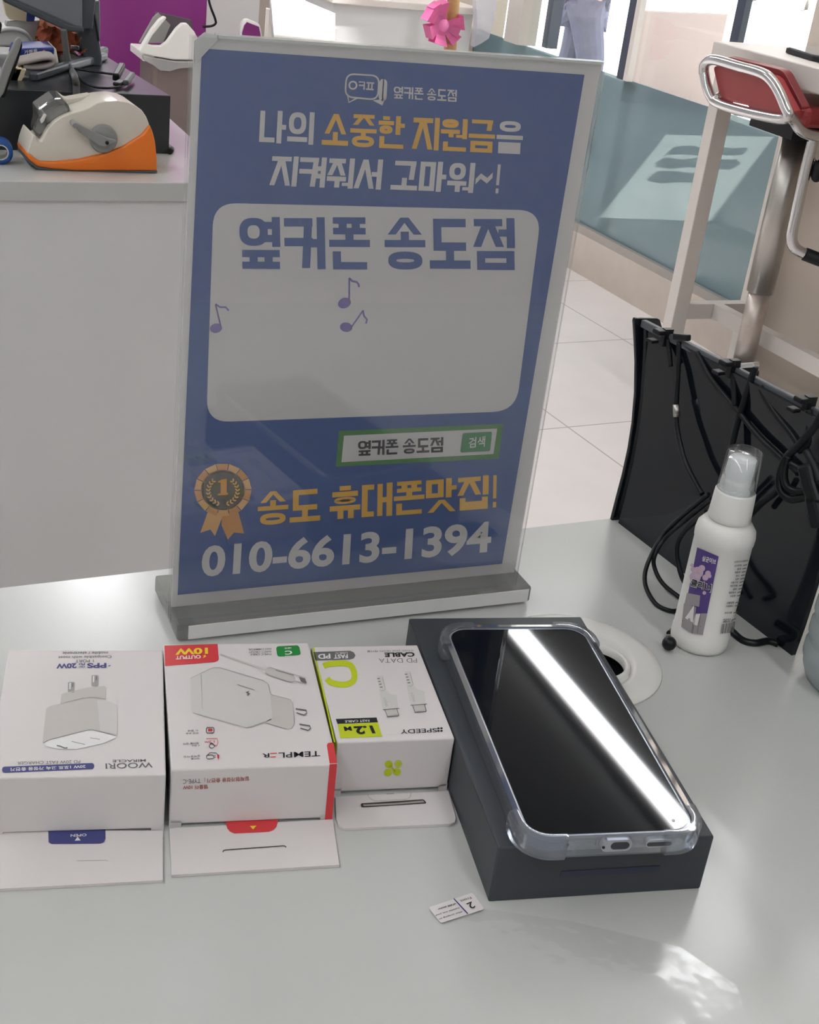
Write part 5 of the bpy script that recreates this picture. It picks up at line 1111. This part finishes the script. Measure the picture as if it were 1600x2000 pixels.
m = MB(); m.bar(railp((1478, 712)), railp((1452, 714)), .005, .003, bevel=.0006); m.build('bright_tab', chrome, c2)
c3 = clipcord((1578, 790), [([(1580, 800), (1582, 830), (1580, 862), (1560, 880)], .0022, sheetF), ([(1485, 755), (1510, 800), (1545, 845), (1562, 872)], .0020, sheetF), ([(1610, 800), (1590, 835), (1560, 870), (1535, 895), (1522, 930), (1526, 960), (1545, 975), (1570, 972), (1590, 966)], .0022, frontF), ([(1540, 890), (1532, 920), (1536, 948), (1555, 960), (1580, 958)], .0022, frontF), ([(1575, 880), (1590, 910), (1600, 940)], .0022, frontF), ([(1530, 945), (1512, 965), (1485, 985), (1470, 1000)], .0018, sheetF), ([(1545, 905), (1570, 920), (1610, 950)], .002, frontF)], 'black coiled cord on the near end of the rail')
m = MB()
for p, q in (((1578, 905), (1590, 960)), ((1582, 930), (1600, 985)), ((1592, 965), (1605, 1030))): m.bar(frontF(p), frontF(q), .010, .009, bevel=.002)
m.build('cord_bundle', black_plastic, c3)
# cord loop on the counter beside the bottle
zc = onz(T+.0016); zc2 = onz(T+.02)
lc = thing('cable_loop', 'loose loop of black cable standing between the rack and spray bottle', 'cable', zc((1300, 1190)))
zh = lambda p, h: onz(T+h)(p)
m = MB(); m.tube(wave([frontF((1385, 965)), frontF((1330, 1010)), frontF((1295, 1045)), zh((1272, 1085), .020), zh((1260, 1120), .011), zh((1263, 1150), .005), zc((1282, 1180)), zc((1310, 1193)), zc((1335, 1190))]), .0014, 10)
m.tube(wave([frontF((1390, 975)), frontF((1340, 1015)), frontF((1300, 1050)), zh((1279, 1085), .020), zh((1279, 1110), .012), zh((1295, 1140), .006), zh((1325, 1165), .003), zc((1350, 1182))]), .0014, 10)
m.tube(wave([frontF((1380, 1000)), frontF((1335, 1040)), frontF((1322, 1075)), zh((1330, 1120), .014), zh((1345, 1150), .006), zh((1360, 1170), .003)]), .0016, 10); m.build('cord', black_plastic, lc)
m = MB(); a_ = zc2((1318, 1212)); m.ball(Vector((a_.x, a_.y, T+.0046)), .0042, (1, 1, 1)); m.tube([zc((1325, 1225)), zc((1308, 1238))], .0022, 8); m.build('cord_stop', black_plastic, lc)
m = MB(); c0_ = zc((1310, 1246)); m.tube([c0_+Vector((.0032*math.cos(a), .0032*math.sin(a), 0)) for a in [2*math.pi*k/20 for k in range(20)]], .0006, 8, True); m.build('ring', steel, lc)
m = MB(); m.tube(wave([zc((1425, 1228)), zc((1450, 1250)), zc((1475, 1256)), zc((1500, 1252)), zc((1520, 1258))]), .0022, 10); m.build('cord', black_plastic, lc)
# ribbed clear bottle at the right edge
WB = Vector((.2545, -.140, T)); pet = clear('ribbed_clear_bottle', (228, 233, 236), .06, .5, (200, 205, 206), .06, .5, bump=.3, bscale=60)
wb = thing('water_bottle', 'ribbed clear plastic water bottle standing at the right end of the counter', 'bottle', WB)
prof = [(0, .001), (.020, .0), (.028, .003), (.031, .010)]
for k in range(9):
    z = .012+k*.0135; prof += [(.0312, z), (.0325, z+.004), (.0325, z+.0095), (.0312, z+.0125)]
prof += [(.0325, .140), (.030, .160), (.020, .185), (.0125, .195), (.0125, .205)]
m = MB(); m.lathe(prof, WB, 48); m.build('bottle_wall', pet, wb)
m = MB(); m.lathe([(0, .205), (.0145, .205), (.0145, .222), (0, .222)], WB, 32); m.build('cap', white_plastic, wb)
m = MB(); m.lathe([(0, .002), (.027, .004), (.0305, .012), (.0318, .118), (0, .118)], WB, 40); m.build('water', clear('water', (236, 244, 246), .02, .15, (255, 255, 255), .03, .4), wb)
# crumbs of dust are left out
